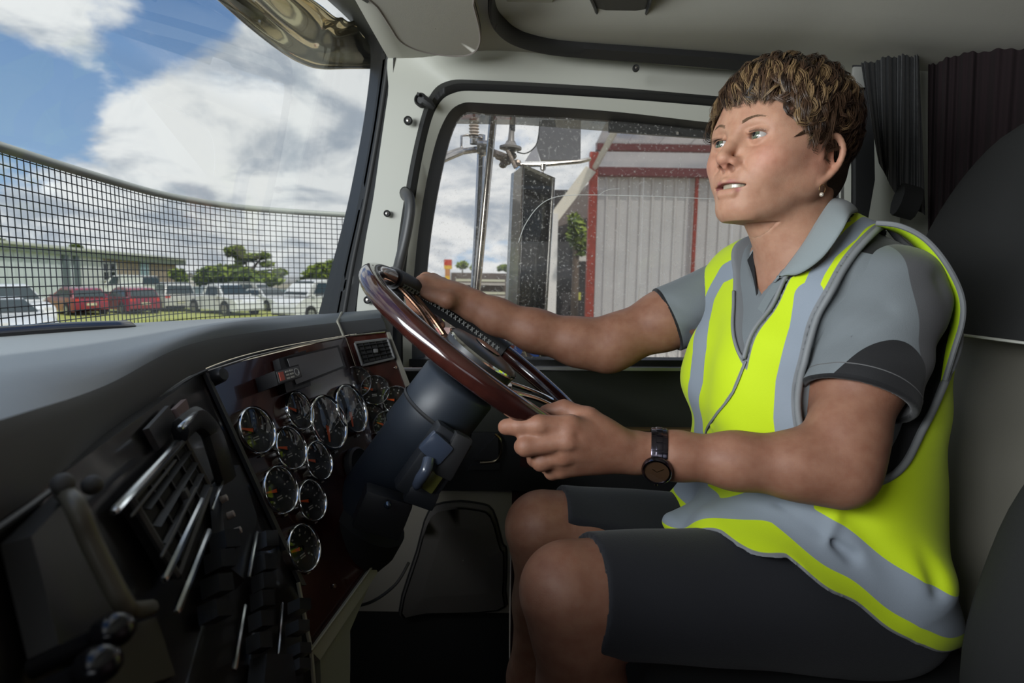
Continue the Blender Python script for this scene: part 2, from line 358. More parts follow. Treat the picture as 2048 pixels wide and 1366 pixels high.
# padded map pocket
pk = [(905, 1003), (955, 1006), (985, 1020), (1004, 1085), (1012, 1100), (1010, 1180), (1000, 1215), (850, 1222), (800, 1222), (835, 1100), (860, 1020)]
pk = smooth_path([at(x, y, 1.283) for x, y in pk], 3, True)
d = MB(); cc = sum(pk, Vector()) / len(pk); rings = [pk] + [[cc + (p - cc) * k + Vector((0, -dd, 0)) for p in pk] for k, dd in ((.985, .018), (.93, .026), (.6, .032), (.01, .033))]
for i in range(4): d.strip(rings[i], rings[i + 1], (0, .001, 0), True)
d.build('map_pocket', mat('door_pocket', (.105, .095, .085), .65, bump=.3, bscale=500), door, angle=70)
d = MB(); d.tube([p + Vector((0, -.002, 0)) for p in pk], .0035, 6, True); d.build('pocket_piping', black, door)
d = MB(); d.prism([at(1060, 734, 1.27), at(1700, 738, 1.27), at(1700, 744, 1.27), at(1060, 740, 1.27)], (0, .05, 0)); d.build('sill_strip', mat('sill_satin', (.6, .6, .6), .4, metal=.8), door)
d = MB(); d.prism([at(760, 718, 1.29), at(1700, 722, 1.29), at(1700, 736, 1.29), at(760, 733, 1.29)], (0, .05, 0)); d.build('sill_seal', rubber, door)
d = MB(); d.prism([at(1150, 856, 1.27), at(1720, 862, 1.27), at(1720, 867, 1.27), at(1150, 861, 1.27)], (0, .02, 0)); d.build('wood_strip', mat('pale_wood', (.20, .13, .06), .3), door)
# door pull with a chrome edge, and the recessed maroon cup beside it
d = MB(); d.tube(smooth_path([at(990, 868, 1.262), at(1001, 880, 1.262), at(1002, 905, 1.262), at(990, 922, 1.262), at(960, 925, 1.262)], 4), .0035, 8); d.build('handle', mat('brass_chrome', (.75, .62, .42), .2, metal=1), door)
d = MB(); d.prism([at(942, 932, 1.262), at(1000, 925, 1.262), at(1000, 940, 1.262), at(935, 940, 1.262)], (0, .015, 0)); d.prism([at(945, 920, 1.26), at(996, 868, 1.26), at(997, 922, 1.26)], (0, .012, 0)); d.build('handle_bezel', black, door)
d = MB(); d.prism([at(1042, 896, 1.274), at(1110, 902, 1.274), at(1110, 937, 1.274), at(1040, 934, 1.274)], (0, .002, 0)); d.build('reflector', maroon, door)
# door glass with the scratches an earlier sticker left, and the tinted weathershield outside it
gl = MB(); g0 = path(L0, DY + .012); gl.prism(g0, (0, .004, 0)); gl.build('window_2', glass_mat('door_glass', (.95, .95, .94), .02, haze=.02), smooth=False); struct(bpy.data.objects['window_2'])
sc_ = MB(); sc_.tube(smooth_path([at(x, y, DY + .010) for x, y in ((1037, 485), (1050, 450), (1075, 415), (1105, 396), (1150, 390), (1240, 391), (1340, 394), (1470, 400))], 6), .0008, 5)
sc_.tube(smooth_path([at(x, y, DY + .010) for x, y in ((1196, 391), (1215, 380), (1240, 377))], 4), .0005, 5); sc_.build('scratch', mat('scratch_white', (.75, .75, .72), .6), bpy.data.objects['window_2'])
vz = empty('weathershield', at(1070, 240, 1.37), label='smoky tinted weathershield strip along the top of the driver door window', cat='weathershield')
v = MB(); v.strip([at(x, y, 1.36) for x, y in ((915, 205), (1040, 212), (1216, 225), (1217, 225))], [at(x, y, 1.42) for x, y in ((908, 247), (1040, 249), (1216, 262), (1217, 262))], (0, .003, 0)); v.build('tinted_strip', glass_mat('smoke_tint', (.50, .50, .48), .08, haze=.05), vz)
v = MB(); v.prism([at(1218, 222, 1.34), at(1700, 262, 1.34), at(1700, 296, 1.34), at(1218, 263, 1.34)], (0, .01, 0)); v.build('dark_strip', black, vz)
v = MB(); v.cyl(at(1355, 266, 1.325), at(1355, 266, 1.345), .003, n=10); v.build('screw', dchrome, vz)

# ---------------------------------------------------------------- small fittings on the walls
def screw(px, py, Y, r, label):
    p = at(px, py, Y); o = empty('screw_cover', p, label=label, cat='screw', group='screw covers on the cab trim')
    n = (Vector((0, 0, CZ)) - p).normalized(); n = Vector((n.x * .3, -1, 0)).normalized(); M = Matrix.Translation(p) @ frame_of(n).to_4x4()
    m = MB(); m.lathe([(r * 1.25, -.004), (r * 1.25, .001), (r, .003), (r * .8, .0015), (.0001, .001)], M, 16); m.build('cap', rubber, o)
    m = MB(); m.lathe([(r * .45, .001), (r * .42, .0035), (.0001, .004)], M, 10); m.build('screw_head', dchrome, o)
for a in ((816, 241, 1.255, .0075, 'black screw cover on the cream windscreen pillar, the highest of three'), (774, 427, 1.262, .006, 'black screw cover halfway down the cream windscreen pillar'),
          (735, 600, 1.262, .007, 'black screw cover low on the cream pillar beside the steering wheel rim'), (1272, 136, 1.19, .0055, 'black screw cover on the cream rail above the driver door window')): screw(*a)
ck = empty('coat_hook', at(842, 200, 1.25), label='black knob shaped hook at the top corner of the driver door frame', cat='hook')
m = MB(); M = Matrix.Translation(at(842, 200, 1.25)) @ frame_of((-.2, -1, 0)).to_4x4(); m.lathe([(.014, -.01), (.014, .004), (.011, .008), (.009, .006), (.008, .002), (.0001, .002)], M, 20); m.build('knob', rubber, ck)
m = MB(); m.tube([at(848, 200, 1.245), at(860, 208, 1.245), at(868, 216, 1.25)], [.010, .009, .005], 8); m.tube([at(836, 192, 1.24), at(838, 186, 1.24)], .004, 6); m.build('arm', rubber, ck)
gh = empty('grab_handle', at(805, 460, 1.22), label='dark grey grab handle mounted upright on the windscreen pillar', cat='handle')
m = MB(); m.tube(smooth_path([at(810, 388, 1.255), at(818, 396, 1.225), at(820, 420, 1.215), at(812, 470, 1.215), at(800, 520, 1.22), at(790, 560, 1.235), at(786, 590, 1.255)], 6), [.011] * 37, 12, flat=1.3); m.build('grip', mat('handle_grey', (.055, .055, .055), .45), gh)
for q in ((810, 386), (786, 592)): m = MB(); m.sphere(at(*q, 1.258), (.012, .008, .014), n=12); m.build('end_cap', rubber, gh)
# sun visor folded up against the roof
vo = [(700, -60), (752, 4), (778, 44), (800, 76), (834, 94), (880, 104), (925, 106), (950, 98), (961, 78), (960, 50), (948, 0), (935, -60)]
vp = smooth_path([atz(x, y, ZC - .018) for x, y in vo], 4, True)
sv = empty('sun_visor', atz(860, 40, ZC - .02), label='grey padded sun visor folded against the cab roof above the windscreen', cat='sun visor')
m = MB(); cc = sum(vp, Vector()) / len(vp)
rg = [[p + Vector((0, 0, .016)) for p in vp], [cc + (p - cc) * 1.01 + Vector((0, 0, .006)) for p in vp], vp, [cc + (p - cc) * .965 + Vector((0, 0, -.006)) for p in vp], [cc + (p - cc) * .6 + Vector((0, 0, -.006)) for p in vp], [cc + (p - cc) * .01 + Vector((0, 0, -.006)) for p in vp]]
for i in range(5): m.strip(rg[i], rg[i + 1], (0, 0, .0005), True)
m.build('pad', mat('visor_grey', (.50, .48, .43), .7, bump=.3, bscale=600, bdist=.0005), sv, angle=60)
m = MB(); m.tube([cc + (p - cc) * .985 + Vector((0, 0, -.0055)) for p in vp], .0022, 6, True); m.build('seam_piping', mat('visor_seam', (.25, .22, .20), .7), sv)
m = MB(); m.tube(smooth_path([atz(803, 84, ZC - .012), atz(815, 87, ZC - .012), atz(826, 86, ZC - .012), atz(835, 93, ZC - .012)], 4), .003, 6); m.build('hinge_clip', chrome, sv)
# overhead speaker
sp = empty('overhead_speaker', Vector((.13, .86, ZC + .05)), label='black rounded speaker housing hanging from the cab roof recess', cat='speaker')
so = smooth_path([atz(x, y, ZC + .035) for x, y in ((1170, -70), (1182, 0), (1196, 22), (1225, 33), (1262, 40), (1288, 34), (1302, 14), (1306, -70))], 5, True)
m = MB(); cc = sum(so, Vector()) / len(so)
rg = [[p + Vector((0, 0, .04)) for p in so], so, [cc + (p - cc) * .93 + Vector((0, 0, -.012)) for p in so], [cc + (p - cc) * .5 + Vector((0, 0, -.014)) for p in so], [cc + (p - cc) * .01 + Vector((0, 0, -.014)) for p in so]]
for i in range(4): m.strip(rg[i], rg[i + 1], (0, 0, .0005), True)
m.build('housing', mat('speaker_black', (.012, .012, .012), .4), sp, angle=50)
m = MB(); m.tube([cc + (p - cc) * .84 + Vector((0, 0, -.0145)) for p in so], .003, 6, True); m.build('rim', glossb, sp)
pod = empty('roof_console', Vector((.05, .86, ZC + .04)), label='cream moulded map light pod set in the front corner of the roof recess', cat='console')
po = smooth_path([atz(x, y, ZC + .034) for x, y in ((1000, -80), (1012, 0), (1030, 16), (1070, 22), (1098, 14), (1108, -4), (1112, -80))], 5, True)
m = MB(); cc = sum(po, Vector()) / len(po); rg = [[p + Vector((0, 0, .05)) for p in po], po, [cc + (p - cc) * .92 + Vector((0, 0, -.008)) for p in po], [cc + (p - cc) * .01 + Vector((0, 0, -.008)) for p in po]]
for i in range(3): m.strip(rg[i], rg[i + 1], (0, 0, .0005), True)
m.build('shell', cream, pod, angle=50)

# ---------------------------------------------------------------- curtain and seat
def curtain(name, top, bot, amp, folds, label, m_):
    o = empty(name, at(*top[0]), label=label, cat='curtain'); vs = []; nu, nv = 90, 30
    T = smooth_path([at(*p) for p in top], nu // (len(top) - 1)); B = smooth_path([at(*p) for p in bot], nu // (len(bot) - 1)); nu = min(len(T), len(B))
    for i in range(nu):
        for j in range(nv):
            v = j / (nv - 1); p = T[i].lerp(B[i], v); q = math.sin(i / nu * folds * 2 * math.pi + 1.5 * math.sin(v * 2.2)) * amp * (.5 + .6 * v) + .004 * math.sin(i * .9 + v * 9)
            vs.append(p + Vector((-q * .8, -q, 0)))
    m = MB(); m.add(vs, [(i * nv + j, i * nv + j + 1, (i + 1) * nv + j + 1, (i + 1) * nv + j) for i in range(nu - 1) for j in range(nv - 1)]); m.build('cloth', m_, o, angle=180)
    return o
cu = curtain('sleeper_curtain', [(1722, 128, 1.14), (1790, 112, 1.16), (1838, 112, 1.17)], [(1760, 330, 1.12), (1800, 400, 1.14), (1850, 430, 1.15)], .012, 3.5, 'dark grey pleated curtain gathered beside the rear edge of the driver door', mat('curtain_grey', (.014, .015, .016), .9, bump=.3, bscale=500, sheen=.2))
m = MB(); m.tube([at(1795, 398, 1.12), at(1832, 408, 1.12)], .016, 10, flat=2); m.build('tie_back', blackm, cu)
cu2 = curtain('rear_curtain', [(1856, 118, 1.215), (1950, 104, 1.12), (2120, 90, .99)], [(1856, 700, 1.215), (1950, 700, 1.12), (2120, 700, .99)], .010, 5, 'very dark maroon curtain closing off the sleeper behind the driver seat', mat('curtain_maroon', (.010, .0035, .005), .95))
belt = empty('seat_belt_guide', at(1725, 150, 1.22), label='black seat belt strap hanging behind the driver head', cat='seat belt')
m = MB(); m.strip([at(1706, 130, 1.2), at(1712, 260, 1.2), at(1712, 400, 1.2), at(1700, 520, 1.2)], [at(1740, 130, 1.19), at(1748, 260, 1.19), at(1750, 360, 1.19), at(1722, 520, 1.19)], (0, .003, 0)); m.build('webbing', mat('webbing', (.015, .015, .017), .8), belt)
m = MB(); m.box((-.014, -.004, -.02), (.014, .004, .02), Matrix.Translation(at(1718, 155, 1.18)), bev=.003); m.build('buckle', mat('buckle_grey', (.3, .3, .28), .4), belt)

seat = empty('driver_seat', Vector((.60, .90, CZ - .98)), label='driver seat with black upper backrest, grey centre panel and white piping behind the driver', cat='seat')
seatd = mat('seat_black_cloth', (.013, .0135, .0135), .9, bump=.6, bscale=900, bdist=.0006)
seatg = mat('seat_grey_vinyl', (.16, .15, .125), .6, bump=.5, bscale=800, bdist=.0005)
piping = mat('white_piping', (.55, .55, .5), .5)
XS = .735
def backrest(zlo, zhi, wlo, whi, x0, thick, cy, power=2.4, n=26):
    """upholstered slab: rows of a rounded section, closed by an arched top"""
    vs = []; rows = 24; k = 40
    for i in range(rows + 1):
        t = i / rows; z = zlo + (zhi - zlo) * t
        w_ = wlo + (whi - wlo) * t
        if power: w_ *= max(1 - t ** power, 0) ** (1 / power) if t > 0 else 1
        for j in range(k):
            a = 2 * math.pi * j / k; cx = math.copysign(abs(math.cos(a)) ** .5, math.cos(a)); sy = math.copysign(abs(math.sin(a)) ** .5, math.sin(a))
            vs.append(Vector((x0 + thick * cx * (.4 + .6 * min(1, w_ / (.5 * whi))) + .10 * t, cy + w_ * sy, z)))
    fs = [(i * k + j, i * k + (j + 1) % k, (i + 1) * k + (j + 1) % k, (i + 1) * k + j) for i in range(rows) for j in range(k)] + [tuple(range(k))[::-1]]
    return vs, fs
m = MB(); m.add(*backrest(CZ - .075, CZ + .27, .235, .245, XS + .02, .055, .86, 2.6)); m.build('upper_backrest', seatd, seat, angle=70)
pts = []
for i in range(31):
    t = i / 30; z = CZ - .075 + .335 * t; w_ = .235 * max(1 - t ** 2.6, 0) ** (1 / 2.6); pts.append(Vector((XS + .02 - .030 * (.4 + .6 * min(1, w_ / .1175)) + .10 * t, .86 + w_ * .98, z)))
m = MB(); m.tube(pts, .0022, 6); m.build('arch_piping', piping, seat)
m = MB(); m.add(*backrest(CZ - .52, CZ - .078, .20, .235, XS + .005, .055, .86, 0)); m.build('centre_panel', seatg, seat, angle=70)
m = MB(); m.tube([Vector((XS - .042, .86 + y, CZ - .077)) for y in np.linspace(-.22, .22, 12)], .0022, 6); m.build('seam_piping', piping, seat)
m = MB()
bl = smooth_path([Vector((XS + .01, .60, CZ - .06)), Vector((XS - .02, .60, CZ - .20)), Vector((XS - .065, .61, CZ - .32)), Vector((XS - .09, .61, CZ - .48)), Vector((XS - .04, .61, CZ - .62))], 6)
m.tube(bl, [.035 + .05 * min(1, i / 8) for i in range(len(bl))], 16, flat=1.2); m.build('side_bolster', seatd, seat, angle=70)
m = MB(); m.box((.17, .62, CZ - .66), (.72, 1.14, CZ - .56), bev=.045); m.build('cushion', seatd, seat, angle=70)
m = MB(); m.box((.2, .615, CZ - .60), (.55, .70, CZ - .545), bev=.03); m.build('cushion_bolster', seatg, seat, angle=70)
m = MB(); m.box((.28, .70, CZ - 1.10), (.66, 1.06, CZ - .65), bev=.02); m.build('pedestal', blackm, seat)
# ================================================================ dashboard
P0 = at(405, 740, .73); P1 = at(770, 662, 1.25); P2 = at(600, 1170, .73); PA = at(0, 1040, .27)
n1 = (P1 - P0).cross(P2 - P0).normalized(); n1 = n1 if n1.x > 0 else -n1
n2 = (PA - P0).cross(P2 - P0).normalized(); n2 = n2 if n2.x > 0 else -n2
H1 = onplane(694, 672, P0, n1); H2 = onplane(768, 900, P0, n1); P3 = at(772, 661, 1.14)
n3 = (P3 - H1).cross(H2 - H1).normalized(); n3 = n3 if n3.x > 0 else -n3
O1 = lambda x, y, h=0.: onplane(x, y, P0 + n1 * h, n1)
O2 = lambda x, y, h=0.: onplane(x, y, P0 + n2 * h, n2)
O3 = lambda x, y, h=0.: onplane(x, y, H1 + n3 * h, n3)
dash = empty('dashboard', Vector((-.5, .8, CZ - .5)), label='truck dashboard with burl wood gauge panel under a padded grey top', cat='dashboard')
# padded top: lofted polylines from the windscreen base to the lower lip of the fascia
zt = CZ - .078
front = [Vector((-.86, -.6, zt)), Vector((-.84, .0, zt)), Vector((-.79, .30, zt)), Vector((-.62, .79, zt)), Vector((-.50, 1.15, zt - .008)), Vector((-.415, 1.32, zt - .012)), Vector((-.32, 1.33, zt - .016))]
low = [Vector((-.20, -.62, CZ - .125)), Vector((-.20, .02, CZ - .12)), PA, at(240, 858, .50), at(398, 742, .715), at(560, 693, .95), at(772, 658, 1.21)]
upo = [.050, .050, .046, .040, .034, .028, .024]
for k, p in enumerate(low): pass
up = [p + Vector((-.010, 0, h)) for p, h in zip(low, upo)]
back = [u.lerp(f, .22) for u, f in zip(up, front)]
back = [Vector((b.x, b.y, min(CZ - .066, u.z + .016))) for b, u in zip(back, up)]
rows = [front, [b.lerp(f, .4) for b, f in zip(back, front)], back, [u.lerp(b, .25) + Vector((0, 0, .004)) for u, b in zip(up, back)], up, [u.lerp(l, .2) + Vector((.003, 0, 0)) for u, l in zip(up, low)], low, [l + Vector((-.05, 0, -.004)) for l in low]]
rs = [smooth_path(r, 10) for r in rows]; nn = len(rs[0])
m = MB(); m.add([p for r in rs[:5] for p in r], [(i * nn + j, i * nn + j + 1, (i + 1) * nn + j + 1, (i + 1) * nn + j) for i in range(4) for j in range(nn - 1)]); o = m.build('padded_top', dashm, dash, angle=80)
m = MB(); m.add([p for r in rs[4:] for p in r], [(i * nn + j, i * nn + j + 1, (i + 1) * nn + j + 1, (i + 1) * nn + j) for i in range(3) for j in range(nn - 1)]); m.build('fascia_lip', dashf, dash, angle=80)
m = MB(); m.tube([p + Vector((.001, 0, -.003)) for p in rs[6]][12:], .0022, 6); m.build('edge_bead', black, dash)
m = MB(); ll = [O1(408, 745, .002), O1(500, 715, .002), O1(600, 690, .002), O1(690, 674, .002)]; m.tube(ll, .0016, 6); m.tube([O3(700, 672, .002), O3(770, 664, .002)], .0016, 6); m.build('silver_bead', dchrome, dash)
# small crease and cap at the driver end
m = MB(); m.tube([rs[4][-6] + Vector((.002, 0, .002)), rs[6][-6] + Vector((.003, 0, 0))], .0025, 6); m.tube([rs[2][-6], rs[4][-6] + Vector((.002, 0, .002))], .0025, 6); m.build('seam', mat('seam_beige', (.28, .27, .22), .6), dash)
# carcass behind
m = MB(); m.prism([O1(405, 742, -.002), O1(690, 672, -.002), O1(768, 900, -.002), O1(760, 1130, -.002), O1(622, 1300, -.002), O1(600, 1172, -.002)], -n1 * .12); m.build('gauge_panel', wood, dash, smooth=False)
m = MB(); m.prism([O3(692, 674, -.002), O3(772, 664, -.002), O3(836, 830, -.002), O3(850, 1000, -.002), O3(768, 902, -.002)], -n3 * .08); m.build('driver_side_panel', wood, dash, smooth=False)
m = MB(); m.prism([O3(774, 664, .004), O3(780, 664, .004), O3(842, 826, .004), O3(834, 832, .004)], -n3 * .08); m.build('panel_edge', mat('edge_grey', (.20, .19, .16), .5), dash)
m = MB(); m.prism([O2(405, 742, -.004), O2(0, 1040, -.004), O2(-300, 1260, -.004), O2(-300, 2100, -.004), O2(620, 1800, -.004), O2(600, 1172, -.004)], -n2 * .10); m.build('console_panel', mat('console_black', (.013, .012, .012), .30, coat=.3), dash, smooth=False)
m = MB(); m.prism([O1(600, 1172, -.003), O1(622, 1300, -.003), O1(640, 1500, -.003), O1(560, 1500, -.003)], -n1 * .05); m.build('console_filler', blackm, dash, smooth=False)
m = MB(); m.prism([O1(748, 1128, .004), O1(756, 1145, .004), O1(640, 1320, .004), O1(622, 1302, .004)], -n1 * .02); m.tube([O1(748, 1128, .006), O1(622, 1302, .006)], .002, 6); m.tube([O1(596, 1165, .004), O1(622, 1302, .004), O1(632, 1420, .004)], .003, 6); m.build('cream_edge', mat('cream_edge_m', (.42, .41, .33), .5), dash)
m = MB(); m.prism([O1(752, 1140), O1(640, 1318), O1(648, 1500), O1(700, 1500), O1(700, 1262)], -n1 * .05); m.build('lower_side_panel', mat('pale_green_plastic', (.30, .30, .23), .6), dash, smooth=False)
# ---- gauges
dialm = mat('dial_black', (.012, .012, .013), .5); needle = mat('needle_orange', (.95, .13, .02), .5); tickm = mat('tick_white', (.55, .55, .52), .5)
lens = glass_mat('gauge_lens', (.93, .93, .93), .05)
def gauge(px, py, r, Of, n, ang, big=False):
    r *= 1.0 if big else 1.06
    p = Of(px, py); M = Matrix.Translation(p) @ frame_of(n).to_4x4(); k = 30
    m = MB(); m.lathe([(r * 1.02, -.004), (r * 1.03, .007), (r * 1.01, .0105), (r * .97, .0118), (r * .93, .0105), (r * .91, .006), (r * .90, .0015)], M, 36); g = m.build('gauge', chrome, dash, angle=60)
    m = MB(); m.lathe([(r * .91, .0015), (.0001, .0015)], M, 36); m.build('dial', dialm, g)
    m = MB(); a = math.radians(ang); d_ = Vector((math.cos(a), math.sin(a), 0)); q = Vector((-d_.y, d_.x, 0)); L_ = r * (.72 if not big else .70)
    m.prism([M @ (d_ * L_ * f + q * s * r + Vector((0, 0, .0035))) for f, s in ((1, .03), (1, -.03), (-.02, -.085), (-.02, .085))], n * .0012); m.build('needle', needle, g)
    m = MB(); m.lathe([(r * .13, .002), (r * .12, .006), (.0001, .0065)], M, 14); m.build('hub_cap', glossb, g)
    m = MB(); nt_ = 11 if not big else 17
    for i in range(nt_):
        t = math.radians(225 - 270 * i / (nt_ - 1)); e = Vector((math.cos(t), math.sin(t), 0)); f = Vector((-e.y, e.x, 0)); w_ = r * (.018 if i % 2 else .03)
        m.prism([M @ (e * r * A + f * w_ * s + Vector((0, 0, .002))) for A, s in ((.82, 1), (.82, -1), (.70, -1), (.70, 1))], n * .0004)
        if i % 2 == 0: m.box((-r * .05, -r * .035, 0), (r * .05, r * .035, .0004), M @ Matrix.Translation(e * r * .56 + Vector((0, 0, .0018))))
    for s in (-1, 1): m.box((-r * .16, -r * .025, 0), (r * .16, r * .025, .0004), M @ Matrix.Translation(Vector((0, -r * (.32 + .05 * s), .0018))))
    m.build('dial_marks', tickm, g)
    m = MB(); m.lathe([(r * .90, .009), (r * .6, .0118), (.0001, .0125)], M, 28); m.build('lens', lens, g)
    m = MB(); m.prism([M @ Vector((x * r, -r * 1.12 + y * r, .001)) for x, y in ((-.1, 0), (.1, 0), (.1, .06), (-.1, .06))], n * .001); m.build('legend', tickm, g)
R_ = .0285
for a in ((505, 863, .0315, O1, n1, 158), (591, 824, .0290, O1, n1, 150), (573, 898, .0305, O1, n1, 160), (650, 847, .0465, O1, n1, 250, True), (696, 820, .0455, O1, n1, 252, True),
          (709, 765, .0285, O3, n3, 160), (747, 781, .0275, O3, n3, 160), (790, 801, .0265, O3, n3, 168), (629, 924, .0290, O1, n1, 156), (738, 839, .0280, O3, n3, 165), (772, 852, .0272, O3, n3, 155), (806, 868, .0272, O3, n3, 160),
          (552, 982, .0315, O1, n1, 168), (615, 1003, .0290, O1, n1, 160), (598, 1098, .0310, O1, n1, 168)): gauge(*a)
# ---- tablet, brake controller, driver's vent, knob
m = MB(); sc_q = [(566, 716), (678, 690), (692, 734), (588, 776)]
m.prism([O1(x, y, .012) for x, y in sc_q], -n1 * .012); t_ = m.build('tablet', black, dash)
m = MB(); m.prism([O1(x, y, .0125) for x, y in [(574, 718), (674, 695), (686, 732), (592, 769)]], n1 * .0008); m.build('screen', mat('screen_grey', (.20, .20, .205), .3), t_, smooth=False)
m = MB(); m.prism([O1(x, y, .0) for x, y in [(545, 722), (600, 705), (610, 775), (560, 790)]], n1 * .012); m.build('tablet_mount', black, dash)
bc = MB(); q = [(478, 775), (536, 758), (543, 786), (486, 806)]
q = [O1(510, 757), O1(560, 743), O1(567, 768), O1(517, 785)]
bc.prism(q, n1 * .035); b_ = bc.build('brake_controller', black, dash)
m = MB(); q2 = [p + n1 * .0355 for p in q]; e1 = q2[1] - q2[0]; e2 = q2[3] - q2[0]
m.prism([q2[0] + e1 * .04 + e2 * .1, q2[0] + e1 * .96 + e2 * .1, q2[0] + e1 * .96 + e2 * .9, q2[0] + e1 * .04 + e2 * .9], n1 * .0006); m.build('face_plate', mat('face_grey', (.14, .14, .14), .4), b_, smooth=False)
m = MB(); m.prism([q2[0] + e1 * a + e2 * b + n1 * .0008 for a, b in ((.10, .2), (.27, .2), (.27, .8), (.10, .8))], n1 * .001); m.build('red_button', mat('button_red', (.6, .12, .08), .4), b_)
m = MB()
for a0 in (.36, .54):
    for b0 in (.22, .46, .70): m.prism([q2[0] + e1 * (a0 + a) + e2 * (b0 + b) + n1 * .0008 for a, b in ((0, 0), (.13, 0), (.13, .12), (0, .12))], n1 * .0006)
m.build('button_rows', mat('button_text', (.6, .58, .52), .5), b_)
m = MB(); m.lathe([(.006, .0004), (.006, .0012), (.0045, .0012), (.0045, .0004)], Matrix.Translation(q2[0] + e1 * .82 + e2 * .5) @ frame_of(n1).to_4x4(), 14); m.build('dial_ring', tickm, b_)
def vent(q, Of, n, par, nslat=5, ncol=4, name='air_vent', m_=None):
    v = [Of(*p) for p in q]; m = MB(); m.prism([p for p in v], n * .006)
    o = m.build(name, blackm, par, smooth=False)
    e1, e2 = v[1] - v[0], v[3] - v[0]; P = lambda a, b, h=0.: v[0] + (v[1] - v[0]) * a * (1 - b) + (v[2] - v[3]) * a * b + (v[3] - v[0]) * b + n * h
    f = MB()
    for c0, c1 in (((0, 0), (1, 0)), ((1, 0), (1, 1)), ((1, 1), (0, 1)), ((0, 1), (0, 0))): f.tube([P(*c0, .009), P(*c1, .009)], .0028, 6)
    f.build('frame', grey if m_ is None else m_, o)
    for i in range(nslat):
        b = (i + .7) / (nslat + .4); s = MB(); s.strip([P(.05, b, .007), P(.95, b, .007)], [P(.05, b + .05, .012), P(.95, b + .05, .012)], n * .0012); s.build('slat', black, o, smooth=False)
    for i in range(ncol):
        a = (i + 1) / (ncol + 1); s = MB(); s.strip([P(a, .06, .006), P(a, .94, .006)], [P(a + .02, .06, .006), P(a + .02, .94, .006)], n * .003); s.build('slat', black, o, smooth=False)
    s = MB(); s.box((-.004, -.004, 0), (.004, .004, .006), Matrix.Translation(P(.5, .5, .010)) @ frame_of(n).to_4x4(), bev=.001); s.build('thumb_tab', grey, o)
    return o
vent([(707, 688), (772, 680), (785, 718), (722, 733)], O3, n3, dash)
for (x, y) in ((424, 757),):
    m = MB(); m.lathe([(.011, 0), (.010, .016), (.008, .020), (.0001, .021)], Matrix.Translation(O1(x, y)) @ frame_of(n1).to_4x4(), 20); m.build('knob', black, dash)
m = MB(); m.prism([O1(404, 748, .001), O1(410, 748, .001), O1(606, 1172, .001), O1(597, 1172, .001)], n1 * .006); m.build('panel_divider', grey, dash)
for x, y in ((791, 735), (734, 744), (742, 1112), (668, 1172), (590, 930)):
    Of, nn_ = (O3, n3) if x > 700 and y < 900 else (O1, n1)
    m = MB(); m.lathe([(.0035, 0), (.003, .002), (.0001, .0022)], Matrix.Translation(Of(x, y)) @ frame_of(nn_).to_4x4(), 10); m.build('screw', dchrome, dash)
# ignition ring low on the panel
m = MB(); m.lathe([(.034, 0), (.034, .010), (.030, .013), (.026, .010), (.0001, .008)], Matrix.Translation(O1(712, 935)) @ frame_of(n1).to_4x4(), 24); m.build('blank_plug', black, dash)
# ---- centre console controls, all on the sloping console face
bar_m = mat('console_bright', (.55, .58, .60), .18, metal=1); rock = mat('rocker_black', (.030, .032, .035), .30)
def bar(p, q, h, r, name='trim_bar', m_=bar_m, par=dash):
    m = MB(); a, b = O2(*p, h), O2(*q, h); m.tube([a, a.lerp(b, .03), a.lerp(b, .97), b], [r * .6, r, r, r * .6], 8); return m.build(name, m_, par)
def slab(q, h0, h1, name, m_=black, par=dash):
    m = MB(); base = [O2(x, y, h0) for x, y in q]; c = sum(base, Vector()) / len(base); top = [c + (p - c) * .93 + n2 * (h1 - h0) for p in base]; n_ = len(base)
    m.add(base + top, [tuple(range(n_)), tuple(range(n_, 2 * n_))] + [(i, (i + 1) % n_, n_ + (i + 1) % n_, n_ + i) for i in range(n_)]); return m.build(name, m_, par, smooth=False)
cv = vent([(236, 1010), (350, 888), (402, 985), (330, 1165)], O2, n2, dash, 4, 3, 'centre_vent', grey)
bar((226, 1026), (356, 884), .016, .0030); bar((262, 1034), (352, 920), .014, .0012, m_=grey)
bar((328, 1160), (404, 998), .018, .0030); bar((352, 1226), (418, 1060), .018, .0030)
bar((322, 1115), (392, 975), .016, .0014, m_=grey)
# curved grab cowl above the vents
m = MB(); m.tube(smooth_path([O2(360, 862, .012), O2(392, 838, .018), O2(420, 862, .018), O2(436, 905, .018), O2(452, 960, .012)], 6), .008, 8, flat=1.6); m.build('cowl_rim', black, dash)
bar((360, 858), (392, 826), .022, .0035)
slab([(338, 822), (362, 800), (372, 838), (352, 852)], 0, .006, 'small_display', mat('display_pink', (.22, .14, .13), .3))
slab([(285, 860), (330, 812), (352, 852), (310, 905)], 0, .004, 'switch_plate', black)
# radio slab and two banks of rockers
rad = slab([(418, 975), (462, 930), (500, 1040), (470, 1180), (430, 1150)], 0, .010, 'radio', black)
bar((424, 1020), (446, 962), .013, .0018)
for k in range(3):
    x, y = 442 + 14 * k, 1000 + 32 * k; m = MB(); m.lathe([(.004, 0), (.0035, .006), (.0001, .007)], Matrix.Translation(O2(x, y, .010)) @ frame_of(n2).to_4x4(), 12); m.build('button', mat('button_pale', (.45, .40, .36), .4), rad)
rk = [(522, 1085), (518, 1132), (514, 1170), (511, 1206), (507, 1248), (503, 1292)]
for x, y in rk: slab([(x - 12, y - 16), (x + 16, y - 18), (x + 18, y + 16), (x - 10, y + 18)], .002, .014, 'rocker_switch', rock)
bar((498, 1155), (514, 1064), .014, .0022); bar((468, 1340), (490, 1210), .014, .0022); bar((556, 1310), (565, 1206), .010, .0018)
rk = [(435, 1090), (424, 1130), (418, 1180), (412, 1232)]
